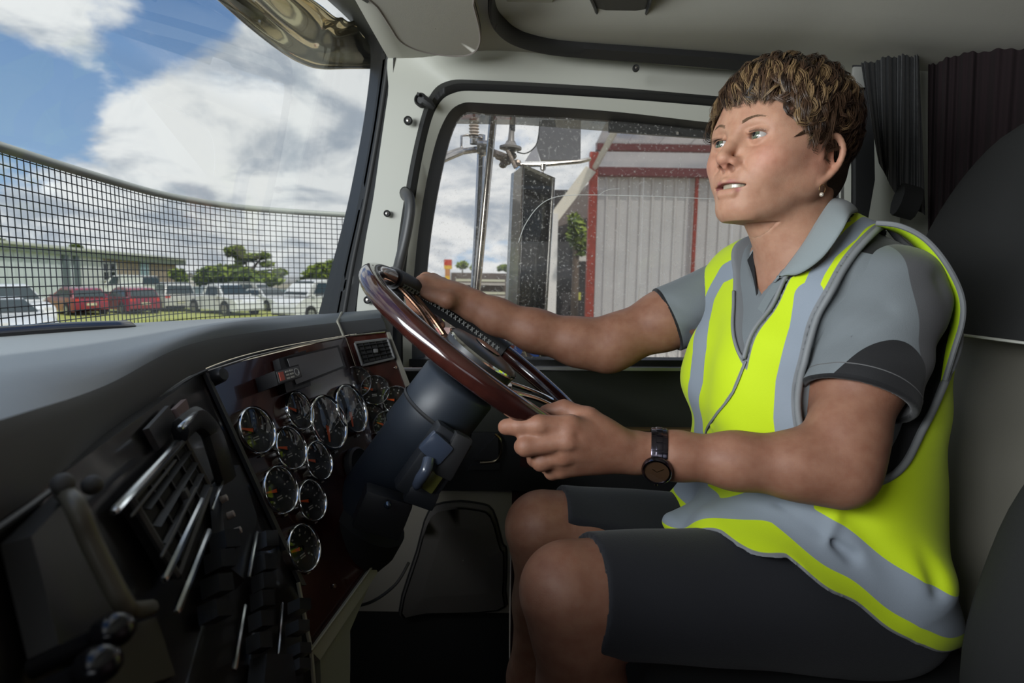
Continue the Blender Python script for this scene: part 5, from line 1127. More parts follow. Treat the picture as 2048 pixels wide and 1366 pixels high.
        U(cap((.000, y, -.014), (.001, y, -.024), .0045, .0045), .004)
        U(cap((-.016, y + s * .005, -.002), (-.020, y + s * .006, -.026), .003, .003), .003)
        D(ell((-.011, y + s * .0140, -.015), (.0105, .0092, .0170)), .003)
        for q_ in p[n0:]: q_.fn = (lambda f_: (lambda P: f_(P - EAR_OFF)))(q_.fn)
    return p
def neck_prims(g=0.):
    n = [Pr(cap(hw(-.010, 0, -.050), W(.446, .885, .035), .053 + g, .053 + g), '+', .02), Pr(cap(W(.446, .885, .035), W(.462, .905, -.05), .053 + g, .066 + g), '+', .03)]
    n.append(Pr(cap(hw(-.045, .045, -.055), W(.418, .880, -.010), .014 + g, .012 + g), '+', .025))
    n.append(Pr(cap(hw(.030, 0, -.078), W(.440, .885, .045), .022 + g, .024 + g), '+', .06))
    return n
def limb(pts, k=.03):
    return [Pr(cap(a[0], b[0], a[1], b[1], *(a[2:3] or [None])), '+', k) for a, b in zip(pts, pts[1:])]
def torso_prims(g=0.):
    t = [Pr(ell(W(.472, .925, -.115), (.122 + g, .172 + g, .185 + g)), '+', .02), Pr(ell(W(.480, .915, -.330), (.142 + g, .165 + g, .170 + g)), '+', .08)]
    t += [Pr(ell(W(.485, .90, -.46), (.145 + g, .180 + g, .10 + g)), '+', .06)]
    t += [Pr(cap(SL + Vector((-.01, .02, .0)), SR + Vector((.02, -.02, .0)), .062 + g, .060 + g), '+', .06)]
    t += [Pr(cap(W(.470, .885, .065), SL + Vector((-.012, .03, .025)), .036 + g, .038 + g), '+', .05), Pr(cap(W(.455, .93, .050), SR + Vector((.02, -.03, .02)), .034 + g, .038 + g), '+', .05)]
    t += [Pr(ell(W(.392, .865, -.150), (.062 + g, .062 + g, .062 + g)), '+', .05), Pr(ell(W(.378, .985, -.150), (.060 + g, .058 + g, .060 + g)), '+', .05)]
    return t
def lerp(a, b, t): return a + (b - a) * t
armL = [(SL, .058), (lerp(SL, EL, .45), .051), (lerp(SL, EL, .85), .043), (EL, .039), (lerp(EL, WL, .20), .0380), (lerp(EL, WL, .5), .0325), (lerp(EL, WL, .82), .0272), (WL, .0265)]
armR = [(SR, .056), (lerp(SR, ER, .5), .052), (lerp(SR, ER, .9), .045), (ER + Vector((0, 0, -.004)), .0425), (lerp(ER, WR2, .22) + Vector((0, 0, -.010)), .0415), (lerp(ER, WR2, .55) + Vector((0, 0, -.012)), .0365), (lerp(ER, WR2, .85) + Vector((0, 0, -.006)), .0300), (WR2, .0285)]
armL[3] = (EL + Vector((.004, 0, -.004)), .039)
def chain(pts, r, k=.006): return [Pr(cap(a, b, ra, rb), '+', k) for a, b, ra, rb in zip(pts, pts[1:], r, r[1:])]
def fing(c, Y, r): return [at(x, y, yy) for (x, y), yy in zip(c, Y)], r
def hand_left():
    p = []
    mcp = [at(1140, 852, .722), at(1136, 882, .712), at(1128, 912, .718), at(1122, 938, .730)]
    for i, m_ in enumerate(mcp): p.append(Pr(cap(lerp(WL, m_, .12), m_, .020, (.0150, .0150, .0140, .0125)[i]), '+', .016))
    p.append(Pr(ell(lerp(WL, mcp[1], .62) + Vector((0, .012, 0)), (.036, .018, .034)), '+', .014))
    for pts, r in (([mcp[0], at(1078, 850, .716), at(1038, 852, .722), at(1012, 854, .730)], [.0140, .0130, .0124, .0112]),
                   ([mcp[1], at(1052, 893, .712), at(1046, 893, .742), at(1078, 886, .766)], [.0140, .0128, .0112, .0100]),
                   ([mcp[2], at(1082, 924, .722), at(1070, 918, .748), at(1092, 902, .772)], [.0130, .0118, .0105, .0095]),
                   ([mcp[3], at(1104, 944, .740), at(1094, 934, .760), at(1110, 914, .775)], [.0118, .0102, .0092, .0085])): p += chain(pts, r)
    p += [Pr(cap(lerp(WL, mcp[0], .35), at(1176, 838, .752), .019, .0165), '+', .014)] + chain([at(1176, 838, .752), at(1128, 818, .765), at(1092, 824, .768)], [.0155, .0125, .0105])
    for a, b in ((0, 1), (1, 2), (2, 3)):
        m_ = (mcp[a] + mcp[b]) / 2; p.append(Pr(cap(m_ + Vector((-.012, -.012, 0)), m_ + Vector((.010, -.014, 0)), 0), 'g', amp=.0018, wid=.0035))
    for i in range(3): p.append(Pr(cap(lerp(mcp[i], WL, .08) + Vector((0, -.015, .001)), lerp(mcp[i], WL, .6) + Vector((0, -.020, 0)), 0), 'g', amp=-.0011, wid=.0030))
    for q, n in ((at(1078, 850, .704), 1), (at(1038, 852, .711), 1)): p.append(Pr(cap(q + Vector((0, 0, .008)), q + Vector((0, 0, -.008)), 0), 'g', amp=.0008, wid=.0015))
    return p
def hand_right():
    p = []; mcp = [at(846, 566, 1.078), at(853, 560, 1.100), at(866, 561, 1.125), at(884, 568, 1.148)]
    for i, m_ in enumerate(mcp): p.append(Pr(cap(lerp(WR2, m_, .12), m_, .022, (.0155, .0155, .0145, .013)[i]), '+', .016))
    p.append(Pr(ell(lerp(WR2, mcp[1], .55) + Vector((0, .0, -.004)), (.040, .032, .020)), '+', .014))
    for i, pts in enumerate(([mcp[0], at(818, 583, 1.110), at(826, 612, 1.120), at(846, 620, 1.115)], [mcp[1], at(832, 580, 1.140), at(840, 618, 1.145), at(858, 630, 1.130)],
                [mcp[2], at(846, 590, 1.165), at(853, 626, 1.165), at(870, 640, 1.150)], [mcp[3], at(862, 600, 1.180), at(868, 634, 1.180), at(882, 650, 1.165)])):
        p += chain(pts, [.0135, .0122, .0108, .0098])
    p += [Pr(cap(lerp(WR2, mcp[0], .3), at(896, 600, 1.055), .020, .017), '+', .014)] + chain([at(896, 600, 1.055), at(862, 590, 1.062), at(838, 582, 1.066)], [.0155, .0125, .0105])
    for i in range(2): 
        m_ = (mcp[i] + mcp[i + 1]) / 2; p.append(Pr(cap(m_ + Vector((-.008, 0, .014)), m_ + Vector((.012, 0, .016)), 0), 'g', amp=.0016, wid=.0035))
    return p
legL = [(HL, .095), (lerp(HL, KL, .5), .080), (lerp(HL, KL, .85), .068), (KL, .058), (KL + Vector((.008, 0, -.055)), .052), (lerp(KL, AL, .33) + Vector((.014, 0, 0)), .055), (lerp(KL, AL, .7), .042), (AL, .034)]
legR = [(HR, .095), (lerp(HR, KR, .5), .080), (lerp(HR, KR, .85), .070), (KR, .060), (KR + Vector((.008, 0, -.055)), .054), (lerp(KR, AR, .33) + Vector((.014, 0, 0)), .055), (lerp(KR, AR, .7), .042), (AR, .034)]
person = empty('person', W(.50, .90, -.53), label='woman driver with short brown hair in a yellow safety vest and grey polo shirt', cat='person')
# ---- skin: one skin for head, neck, trunk, arms, hands and legs; the head is sampled finer, then both halves are welded into one mesh
body_p = torso_prims() + neck_prims() + limb(armL) + hand_left() + limb(armR) + hand_right() + limb(legL) + limb(legR)
kneecap = [Pr(sph(KL + Vector((-.012, -.004, .008)), .048), '+', .02), Pr(sph(KR + Vector((-.012, -.004, .008)), .048), '+', .02)]
body_p += kneecap + [Pr(cap(a, a + Vector((-.05, -.02, -.14)), .034, .03), '+', .02) for a in (AL, AR)]
hp = torso_prims() + neck_prims() + head_prims()
ZS = CZ - .04
def cutbelow(P): return ZS - P[:, 2]
def zone(P): return np.minimum((CZ + .088) - P[:, 2], np.maximum(ZS - P[:, 2], np.sqrt((P[:, 0] - .446) ** 2 + (P[:, 1] - .885) ** 2) - .082))
V1, Q1 = sdf_mesh(hp + [Pr(lambda P: zone(P) - .002, 'x', k=.0005)], [HC.x - .19, HC.y - .14, ZS - .012], [HC.x + .16, HC.y + .14, HC.z + .17], .00135)
V2, Q2 = sdf_mesh(body_p + [Pr(lambda P: -zone(P) - .001, 'x', k=.0005)], [-.25, .58, CZ - .98], [.70, 1.25, CZ + .12], .0030)
V1 = laplace(V1, Q1, 1, .4); V2 = laplace(V2, Q2, 3, .5)
V = np.concatenate([V1, V2]); Q = np.concatenate([Q1, Q2 + len(V1)])
# skin colours: lips, flush, nails, lash line, plus painted shade
Pl = ((V - np.array(HC)) @ np.array(HM)) / HS
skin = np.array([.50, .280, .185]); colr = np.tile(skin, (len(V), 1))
def mixc(col, w): 
    global colr
    w = np.clip(w, 0, 1)[:, None]; colr = colr * (1 - w) + np.array(col) * w
ish = np.arange(len(V)) < len(V1)
nz = np.array([0.0] * len(V)); 
nz = (np.sin(V[:, 0] * 61 + 3 * np.sin(V[:, 2] * 47)) * np.sin(V[:, 1] * 53 + V[:, 2] * 71)) * .5
shade_w = np.clip((CZ + .07 - V[:, 2]) / .12, 0, 1); mixc((.22, .100, .062), shade_w * (.82 + .15 * nz))  # shade painted into the skin, darker down the trunk, arms and legs
mixc((.60, .25, .18), ish * np.exp(-(((Pl - np.array([.070, .046, -.030])) / [.03, .02, .020]) ** 2).sum(1)) * .55)
mixc((.60, .25, .18), ish * np.exp(-(((Pl - np.array([.070, -.046, -.030])) / [.03, .02, .020]) ** 2).sum(1)) * .55)
mixc((.58, .22, .16), ish * np.exp(-(((Pl - np.array([.108, 0, -.036])) / [.012, .016, .010]) ** 2).sum(1)) * .5)
mixc((.55, .22, .16), ish * np.exp(-(((np.abs(Pl) - np.array([.016, .078, .030])) / [.03, .012, .030]) ** 2).sum(1)) * .4)
lip = np.minimum(polydist(Pl, [(.0825, .0295, -.0590), (.0965, .012, -.0590), (.1015, 0, -.0595), (.0965, -.012, -.0590), (.0825, -.0295, -.0590)]) - .0050,
                 polydist(Pl, [(.0815, .0285, -.0620), (.0965, .010, -.0735), (.0965, -.010, -.0735), (.0815, -.0285, -.0620)]) - .0058)
mixc((.39, .140, .140), ish * np.clip(-lip / .0012 + .3, 0, 1) * (Pl[:, 0] > .076) * .80)
for s in (1, -1): mixc((.09, .03, .022), ish * (1.6 - np.sqrt((((Pl - np.array([.1005, s * .0078, -.0390])) / [.0075, .0042, .0070]) ** 2).sum(1)) * 1.3))  # nostrils painted dark for the shade inside them
mixc((.10, .015, .015), ish * ((Pl[:, 0] < .088) & (np.abs(Pl[:, 2] + .0655) < .0105) & (np.abs(Pl[:, 1]) < .020) & (Pl[:, 0] > .06)) * 1.0)
for s in (1, -1):
    q = (Pl - np.array([.0865, s * .0310, .0002])) / [.020, .0132, .0043]; e = (np.sqrt((q ** 2).sum(1)) - 1) * .0043
    mixc((.20, .10, .07), ish * np.clip(1 - np.abs(e) / .0011, 0, 1) * (Pl[:, 0] > .07) * (Pl[:, 2] > -.001) * .9)
    mixc((.48, .22, .16), ish * np.clip(1 - np.abs(e) / .0016, 0, 1) * (Pl[:, 0] > .07) * (Pl[:, 2] <= -.001) * .6)
sk = bpy.data.materials.new('skin'); sk.use_nodes = True; nt = sk.node_tree; b = nt.nodes['Principled BSDF']; L = nt.links.new
at_n = nt.nodes.new('ShaderNodeAttribute'); at_n.attribute_name = 'tone'; tc = nt.nodes.new('ShaderNodeTexCoord')
n = nt.nodes.new('ShaderNodeTexNoise'); n.inputs['Scale'].default_value = 70; n.inputs['Detail'].default_value = 8; L(tc.outputs['Object'], n.inputs['Vector'])
mx = nt.nodes.new('ShaderNodeMix'); mx.data_type = 'RGBA'; mx.blend_type = 'MULTIPLY'; mx.inputs[0].default_value = .55; rp = nt.nodes.new('ShaderNodeValToRGB')
rp.color_ramp.elements[0].color = (.80, .66, .60, 1); rp.color_ramp.elements[1].color = (1.05, 1.04, 1.03, 1); rp.color_ramp.elements[0].position = .3; rp.color_ramp.elements[1].position = .62
L(n.outputs['Fac'], rp.inputs[0]); L(at_n.outputs['Color'], mx.inputs[6]); L(rp.outputs[0], mx.inputs[7]); L(mx.outputs[2], b.inputs['Base Color'])
b.inputs['Roughness'].default_value = .54; b.inputs['Specular IOR Level'].default_value = .35; b.inputs['Subsurface Weight'].default_value = .18; b.inputs['Subsurface Radius'].default_value = (.010, .003, .0015); b.inputs['Subsurface Scale'].default_value = .5
n2_ = nt.nodes.new('ShaderNodeTexNoise'); n2_.inputs['Scale'].default_value = 480; n2_.inputs['Detail'].default_value = 4; L(tc.outputs['Object'], n2_.inputs['Vector'])
bp = nt.nodes.new('ShaderNodeBump'); bp.inputs['Strength'].default_value = .35; bp.inputs['Distance'].default_value = .0006; L(n2_.outputs['Fac'], bp.inputs['Height']); L(bp.outputs[0], b.inputs['Normal'])
MATS['skin'] = sk
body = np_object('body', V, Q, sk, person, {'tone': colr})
# ---- eyes, teeth, brows, lashes, earring
for s in (1, -1):
    m = MB(); c = hw(.0745, s * .0310, 0); gaze = Vector((-1, -.34 + .03 * s, .20)).normalized(); Me = Matrix.Translation(c) @ frame_of(gaze).to_4x4(); r_ = .0124 * HS
    prof = [(r_ * math.sin(t), r_ * math.cos(t)) for t in np.linspace(.0001, math.pi, 30)]; m.lathe(prof[6:], Me, 28); e = m.build('eye', mat('eye_white', (.44, .41, .38), .15, coat=.5), body, angle=180)
    m = MB(); m.lathe([(.0001, r_ * 1.022)] + [(r_ * math.sin(t) * 1.0, r_ * math.cos(t) * 1.015) for t in (.14, .28, .42, .56)] + [(r_ * math.sin(.61), r_ * math.cos(.61) * .995)], Me, 28); m.build('iris', mat('iris_green', (.13, .15, .10), .12, coat=.8, col2=(.06, .075, .05), nscale=400), e, angle=180)
    m = MB(); m.lathe([(.0001, r_ * 1.030), (r_ * .22, r_ * 1.022), (r_ * .24, r_ * 1.000)], Me, 20); m.build('pupil', glossb, e)
teeth = mat('teeth', (.38, .32, .23), .25, coat=.4)
for i in range(-5, 6):
    a = i * .245; w_ = (.0042, .0038, .0036, .0034, .0032, .003)[abs(i)]; x = .0965 - .011 * (1 - math.cos(a * 1.1)) * 1.5; y = .0170 * math.sin(a * 1.05)
    m = MB(); m.box((-.002, -w_, -.0052), (.0018, w_, .0052), Matrix.Translation(hw(x - .0025, y, -.0622)) @ HM.to_4x4() @ Matrix.Rotation(a * .9, 4, 'Z'), bev=.0012); m.build('tooth', teeth, body)
brow = mat('brow_hair', (.20, .12, .07), .7)
for s in (1, -1):
    m = MB()
    for i in range(170):
        t = rnd(0, 1); x0, y0, z0 = .0905 - .024 * t ** 1.6, .0125 + .034 * t, .0165 + .0075 * math.sin(math.pi * min(t * .9 + .08, 1)) ; z0 += rnd(-.0014, .0014) * (1.4 - t)
        q = hw(x0, s * y0, z0)
        # seat the hair on the brow: step back along the view of the surface
        P_ = np.array([q], dtype=f32); dd = float(evaluate(hp, P_)[0]); q = q - HM @ Vector((.9, s * .3, .1)).normalized() * (dd - .0006)
        dr = HM @ Vector((-.2 - .5 * t, s * 1.0, .35 - .8 * t)); m.tube([q, q + dr.normalized() * .0050 + HM @ Vector((.0006, s * .0004, 0))], [.00034, .00012], 3)
    tag(m.build('eyebrow', brow, body), kind='stuff')
    m = MB()
    for i in range(34):
        t = i / 33; y0 = .0185 + .0245 * t; zz = .0050 * math.sqrt(max(1 - ((y0 - .031) / .0135) ** 2, 0)); xx = .0745 + math.sqrt(max(.0139 ** 2 - (y0 - .031) ** 2 - zz ** 2, 0)); q = hw(xx, s * y0, zz + .0006)
        m.tube([q, q + HM @ Vector((.0038, s * (.001 + .003 * (t - .4)), .0006)), q + HM @ Vector((.0062, s * (.002 + .005 * (t - .4)), .0030))], [.00022, .00018, .00005], 3)
    tag(m.build('eyelashes', mat('lash', (.02, .012, .01), .6), body), kind='stuff')
er = empty('earring', hw(.008, .082, -.062), label='small gold hoop earring with a pearly bead in the driver ear', cat='earring')
gold = mat('gold', (.75, .55, .28), .2, metal=1)
m = MB(); c = hw(.008, .0805, -.068); m.tube([c + Vector((.0042 * math.sin(t), 0, .0062 * math.cos(t))) for t in np.linspace(0, 2 * math.pi, 17)[:-1]], .0006, 6, True); m.build('hoop', gold, er)
m = MB(); m.sphere(c + Vector((-.001, -.001, -.0075)), .0030, n=14); m.build('bead', mat('pearl', (.8, .72, .6), .15, metal=.5), er)
# ---- polo shirt
def wrinkle(amp, f, seed, dirv=(0, 0, 1)):
    rs_ = np.random.RandomState(seed); K = rs_.normal(size=(7, 3)) * f * np.array([.7, .7, 1.3]); ph = rs_.rand(7) * 6.28
    return lambda P: amp * sum(np.sin(P @ k.astype(f32) + p_) for k, p_ in zip(K, ph)) / 2.6
sleeve_tL, sleeve_tR = .635, .50
def sleeve(S_, E_, t, r0, r1, sgn):
    d = (E_ - S_); end = S_ + d * t; p = [Pr(cap(S_, S_ + d * (t + .12), r0, r1, None), '+', .035)]
    p.append(Pr(plane(end, d), 'x', k=.002)); return p
SLEEVE_FOLDS = [(1640, 650, .75, 1760, 540, .73, .0045, .011), (1650, 690, .74, 1770, 620, .72, .0050, .012), (1625, 735, .73, 1700, 670, .72, .0040, .009), (1660, 610, .75, 1740, 520, .74, -.0030, .009), (1870, 560, .74, 1850, 760, .74, .0050, .012), (1840, 600, .73, 1835, 740, .72, -.0030, .010),
    (1330, 600, 1.02, 1400, 640, 1.02, .0035, .010), (1345, 640, 1.02, 1400, 670, 1.02, .0035, .010)]
def sleeve_only(S_, E_, t, r0, r1, seed, name, hemcol=None):
    d = E_ - S_; dn = d.normalized(); end = S_ + d * t
    p = [Pr(cap(S_ + d * .02, S_ + d * (t + .2), r0, r1), '+', .01)] + [Pr(cap(at(x0, y0, Y0), at(x1, y1, Y1), 0), 'g', amp=a_, wid=w_) for (x0, y0, Y0, x1, y1, Y1, a_, w_) in SLEEVE_FOLDS] + [Pr(wrinkle(.0022, 42, seed), 'w'), Pr(plane(end, d), 'x', k=.0025), Pr(cap(S_ + d * .3, S_ + d * (t + .3), r1 - .006, r1 - .0065), '-', .002)]
    return p
shirt_core = torso_prims(.007) + [Pr(cap(W(.450, .888, .035), W(.452, .89, .068), .070, .062), '+', .015)]
VA = at(1531, 592, .86)
def vneck(apex, pf, pn, xback):
    """opening between two edges that rise from apex to pf (far) and pn (near), in front of x = xback"""
    a = np.array([apex.y, apex.z]); f = np.array([pf.y, pf.z]) - a; n = np.array([pn.y, pn.z]) - a
    nf = np.array([f[1], -f[0]]); nf /= np.linalg.norm(nf); nn = np.array([-n[1], n[0]]); nn /= np.linalg.norm(nn)
    def fn(P):
        q = P[:, 1:3] - a.astype(f32); return np.maximum(np.maximum(q @ nf.astype(f32), q @ nn.astype(f32)), P[:, 0] - xback)
    return fn
neckcut = vneck(VA, W(0, .945, .04), W(0, .83, .06), .43)
shirt_p = shirt_core + [Pr(wrinkle(.0016, 34, 3), 'w'), Pr(lambda P: (CZ - .40) - P[:, 2], 'x', k=.002), Pr(neckcut, '-', .002), Pr(cap(hw(-.01, 0, -.03), W(.452, .892, .045), .058, .060), '-', .002)]
Vs, Qs = sdf_mesh(shirt_p, [.24, .62, CZ - .45], [.70, 1.22, CZ + .13], .0030); Vs = laplace(Vs, Qs, 2)
g_grey, g_dark, g_blk = (.165, .185, .195), (.09, .10, .105), (.012, .012, .013)
blk = np.maximum(Vs[:, 0] - .515 + (Vs[:, 2] - CZ) * .25, -1) * (Vs[:, 1] < .99) + -1.0 * (Vs[:, 1] >= .99)
yoke = .016 - np.abs(polydist(Vs, [at(1690, 455, .80), at(1760, 468, .77), at(1830, 480, .78), at(1880, 520, .80)]) - .012)
m_sh = attr_mat('shirt_cloth', [('side', 0, g_blk), ('yoke', 0, g_blk)], g_grey, .8, .5, 900, .0006, .15)
shirt = np_object('polo_shirt', Vs, Qs, m_sh, person, {'side': blk, 'yoke': yoke})
pl_ = sleeve_only(SL, EL, sleeve_tL, .0745, .066, 5, 'l')
Vl, Ql = sdf_mesh(pl_, [.33, .62, CZ - .26], [.66, .92, CZ + .12], .0026); Vl = laplace(Vl, Ql, 2)
cpt = at(1742, 822, .69); q = Vl - np.array(cpt); Rl = (EL - SL).normalized()
along = q @ np.array(Rl); side_ = q @ np.array(Rl.cross(Vector((0, 1, 0))).normalized()); hem_d = (Vl - np.array(SL + (EL - SL) * sleeve_tL)) @ np.array(Rl)
panel = 1 - np.sqrt((side_ / .056) ** 2 + (np.minimum(along, 0) / .092) ** 2); panel *= np.where(Vl[:, 1] < SL.y - .02, 1, -1)
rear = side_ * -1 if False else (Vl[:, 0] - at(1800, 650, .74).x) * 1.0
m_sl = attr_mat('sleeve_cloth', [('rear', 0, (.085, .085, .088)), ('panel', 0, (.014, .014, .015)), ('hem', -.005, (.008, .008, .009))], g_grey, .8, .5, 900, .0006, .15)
np_object('left_sleeve', Vl, Ql, m_sl, shirt, {'rear': rear, 'panel': panel, 'hem': hem_d}); bpy.data.objects['left_sleeve'].name = 'sleeve'
pr_ = sleeve_only(SR, ER, sleeve_tR, .066, .060, 9, 'r')
Vr, Qr = sdf_mesh(pr_, [.20, .95, CZ - .20], [.50, 1.20, CZ + .09], .0028); Vr = laplace(Vr, Qr, 2)
dR = (ER - SR).normalized(); hr = (Vr - np.array(SR + (ER - SR) * sleeve_tR)) @ np.array(dR); top = Vr[:, 2] - (CZ + .03)
np_object('sleeve', Vr, Qr, attr_mat('sleeve_cloth_far', [('yoke', 0, g_blk), ('hem', -.005, (.008, .008, .009))], g_grey, .8, .5, 900, .0006, .15), shirt, {'hem': hr, 'yoke': top})
# stitched line above the sleeve hem
m = MB(); ax = (EL - SL).normalized(); cE = SL + (EL - SL) * (sleeve_tL - .075); u_ = ax.orthogonal().normalized(); v_ = ax.cross(u_)
ring = [cE + (u_ * math.cos(t) + v_ * math.sin(t)) * .0690 for t in np.linspace(0, 2 * math.pi, 49)[:-1]]; 
P_ = np.array([list(r) for r in ring], dtype=f32)
for _ in range(3):
    dd = evaluate(pl_[:-2], P_); P_ = P_ - (P_ - np.array(cE, dtype=f32)) / np.linalg.norm(P_ - np.array(cE, dtype=f32), axis=1)[:, None] * dd[:, None]
m.tube([Vector(p.tolist()) for p in P_], .0007, 5, True); m.build('stitching', mat('stitch_grey', (.13, .13, .13), .8), shirt)
# collar: near and far leaf folded down, with black undersides
colm_ = attr_mat('collar_rib', [], (.25, .285, .29), .85, .6, 1400, .0005, .2)
def leaf(top, bot, bulge, name, m_, th=.0028):
    T = smooth_path(top, 8); B = smooth_path(bot, 8); n = min(len(T), len(B)); rows_ = 9; vs = []
    for i in range(n):
        for j in range(rows_):
            t = j / (rows_ - 1); p = T[i].lerp(B[i], t); out = (p - W(.45, .89, p.z - CZ)); out.z = .3 * out.length; vs.append(p + out.normalized() * bulge * math.sin(math.pi * t) ** .8)
    mm_ = MB(); mm_.add(vs, [(i * rows_ + j, i * rows_ + j + 1, (i + 1) * rows_ + j + 1, (i + 1) * rows_ + j) for i in range(n - 1) for j in range(rows_ - 1)]); o = mm_.build(name, m_, shirt, angle=180)
    s_ = o.modifiers.new('t', 'SOLIDIFY'); s_.thickness = th; s_.offset = 0; return o
leaf([at(1549, 566, .835), at(1580, 525, .822), at(1608, 486, .812), at(1636, 440, .812), at(1660, 404, .835), at(1670, 396, .90), at(1640, 405, .95)],
     [at(1572, 548, .815), at(1600, 547, .795), at(1645, 515, .775), at(1682, 465, .765), at(1700, 432, .785), at(1712, 425, .88), at(1660, 440, .98)], .006, 'collar', colm_)
leaf([at(1512, 494, .925), at(1500, 515, .935), at(1484, 536, .95), at(1466, 556, .965)], [at(1516, 600, .86), at(1513, 570, .90), at(1500, 566, .93), at(1470, 566, .955)], .004, 'collar_underside', attr_mat('collar_under', [], (.018, .018, .019), .85))
leaf([at(1516, 486, .94), at(1500, 508, .955), at(1478, 530, .97), at(1458, 548, .985)], [at(1512, 520, .925), at(1502, 545, .93), at(1488, 560, .94), at(1464, 562, .96)], .003, 'collar', colm_)
m = MB(); pl2 = smooth_path([at(1560, 556, .832), at(1535, 590, .842), at(1512, 632, .852), at(1496, 672, .862), at(1490, 712, .868)], 6); pl3 = [p + Vector((.004, -.017, -.001)) for p in pl2]
m.strip(pl2, pl3, (-.003, 0, 0)); m.build('placket', attr_mat('placket_cloth', [], (.19, .215, .22), .8, .5, 900), shirt)
# ---- hi-vis vest
holeC = at(1762, 690, .76)
HOLE_R = Matrix.Rotation(math.radians(19), 3, 'Y')
def hole(P): return ell((holeC.x + .004, .70, holeC.z), (.098, .30, .186), [list(r) for r in HOLE_R])(P)
def holeR(P): return cap(SR + Vector((.05, .02, -.02)), SR + (ER - SR) * .8 + Vector((0, .02, 0)), .088, .10)(P)
HX = np.array([.05, .19, .354, .434, .523, .66]); HZ = np.array([-.328, -.330, -.352, -.402, -.462, -.505]) + CZ
def hemf(P):
    t = np.clip((P[:, 1] - .74) / .09, 0, 1)
    return (np.interp(P[:, 0], HX, HZ) - .062 * t * t * (3 - 2 * t) + .0025 * np.sin(P[:, 0] * 75) - P[:, 2]) * .9
vb = torso_prims(.017) + [Pr(ell(W(.490, .86, -.33), (.130, .160, .13)), '+', .05), Pr(cap(at(1580, 1000, .90), at(1350, 1046, .85), .070, .018, ((0, 0, 1), .8)), '+', .05), Pr(cap(at(1620, 1000, .80), at(1440, 1050, .79), .060, .020, ((0, 0, 1), .8)), '+', .05),
     Pr(cap(at(1820, 1180, .72), at(1870, 1290, .76), .050, .030), '+', .05)]
vb += [Pr(cap(HL + Vector((-.035, .01, .01)), lerp(HL, KL, .42), .125, .113), '+', .04), Pr(cap(HR + Vector((.02, .0, .02)), lerp(HR, KR, .42), .130, .108), '+', .04)]
vb += [Pr(cap(W(.555, .845, -.08), W(.553, .845, -.44), .084, .082), '+', .06), Pr(cap(W(.405, .995, -.16), W(.405, .99, -.36), .066, .072), '+', .06)]
folds = [Pr(cap(at(1640, 960, .74), at(1830, 1180, .66), 0), 'g', amp=.006, wid=.016), Pr(cap(at(1700, 1040, .70), at(1790, 1200, .66), 0), 'g', amp=-.004, wid=.014), Pr(cap(at(1560, 1010, .76), at(1700, 1110, .70), 0), 'g', amp=.008, wid=.010),
         Pr(cap(at(1850, 900, .68), at(1870, 1180, .68), 0), 'g', amp=.008, wid=.012), Pr(cap(at(1455, 720, .92), at(1440, 900, .94), 0), 'g', amp=.007, wid=.012), Pr(cap(at(1530, 700, .84), at(1500, 860, .86), 0), 'g', amp=.007, wid=.012),
         Pr(cap(at(1470, 770, .88), at(1411, 870, .90), 0), 'g', amp=-.004, wid=.006), Pr(cap(at(1580, 760, .80), at(1560, 860, .80), 0), 'g', amp=.006, wid=.010), Pr(cap(at(1790, 860, .70), at(1740, 1060, .68), 0), 'g', amp=.006, wid=.012), Pr(cap(at(1680, 1000, .72), at(1660, 1080, .70), 0), 'g', amp=-.005, wid=.010)]
wrk = Pr(wrinkle(.0034, 30, 21), 'w')
core = vb + folds + [wrk]
NV = len(vb)
def onvest(x, y, Y):
    p = at(x, y, Y); d = (p - Vector((0, 0, CZ))).normalized()
    for _ in range(14): p = p + d * float(evaluate(core, np.array([p], dtype=f32))[0]) * .7
    return p
APX, VN, VF = onvest(1490, 722, .86), onvest(1580, 546, .83), onvest(1470, 583, .90)
vcut = vneck(APX, VF, VN, .47)
def surf_tube(cut, r):
    def f(P): d = evaluate(core, P); return np.sqrt((d - .0005) ** 2 + cut(P) ** 2) - r
    return f
vest_p = core + [Pr(hemf, 'x', k=.002), Pr(hole, '-', .002), Pr(holeR, '-', .002), Pr(vcut, '-', .002), Pr(cap(hw(0, 0, -.03), W(.452, .892, .03), .078, .080), '-', .004), Pr(cap(W(.44, .86, .02), W(.44, .93, .02), .062, .062), '-', .004)]
Vv, Qv = sdf_mesh(vest_p, [.14, .60, CZ - .60], [.72, 1.22, CZ + .13], .0030); Vv, Qv = largest(Vv, Qv); Vv = laplace(Vv, Qv, 2)
Pv = Vv.astype(f32)
def project(pxs, it=14):
    """slide a point along its line of sight onto the vest"""
    out = []
    for (x, y, Y) in pxs:
        p = at(x, y, Y); d = (p - Vector((0, 0, CZ))).normalized()
        for _ in range(it): p = p + d * float(evaluate(vest_p[:len(core)], np.array([p], dtype=f32))[0]) * .7
        out.append(p)
    return out
tn0 = project([(1742, 438, .76), (1698, 473, .77), (1657, 510, .78), (1634, 546, .79), (1617, 590, .80)])
tn = project([(1617, 590, .80), (1610, 656, .80), (1595, 711, .80), (1582, 766, .80), (1577, 839, .80), (1580, 930, .79), (1600, 1040, .78)])
tf = project([(1475, 533, 1.0), (1445, 548, 1.0), (1419, 600, 1.0), (1406, 650, 1.0), (1399, 700, 1.0), (1393, 760, 1.0), (1396, 860, 1.0), (1402, 1000, .98)])
fronty = np.where(Pv[:, 0] < .62, 1, -1)
t1 = np.maximum(.0195 - polydist(Pv, tn), .0105 - polydist(Pv, tn0)); t2 = (.019 - polydist(Pv, tf)); hv = hemf(Pv)
t3 = np.minimum(-hv - .024, .078 + hv)
tape = np.maximum(np.maximum(t1, t2), t3)
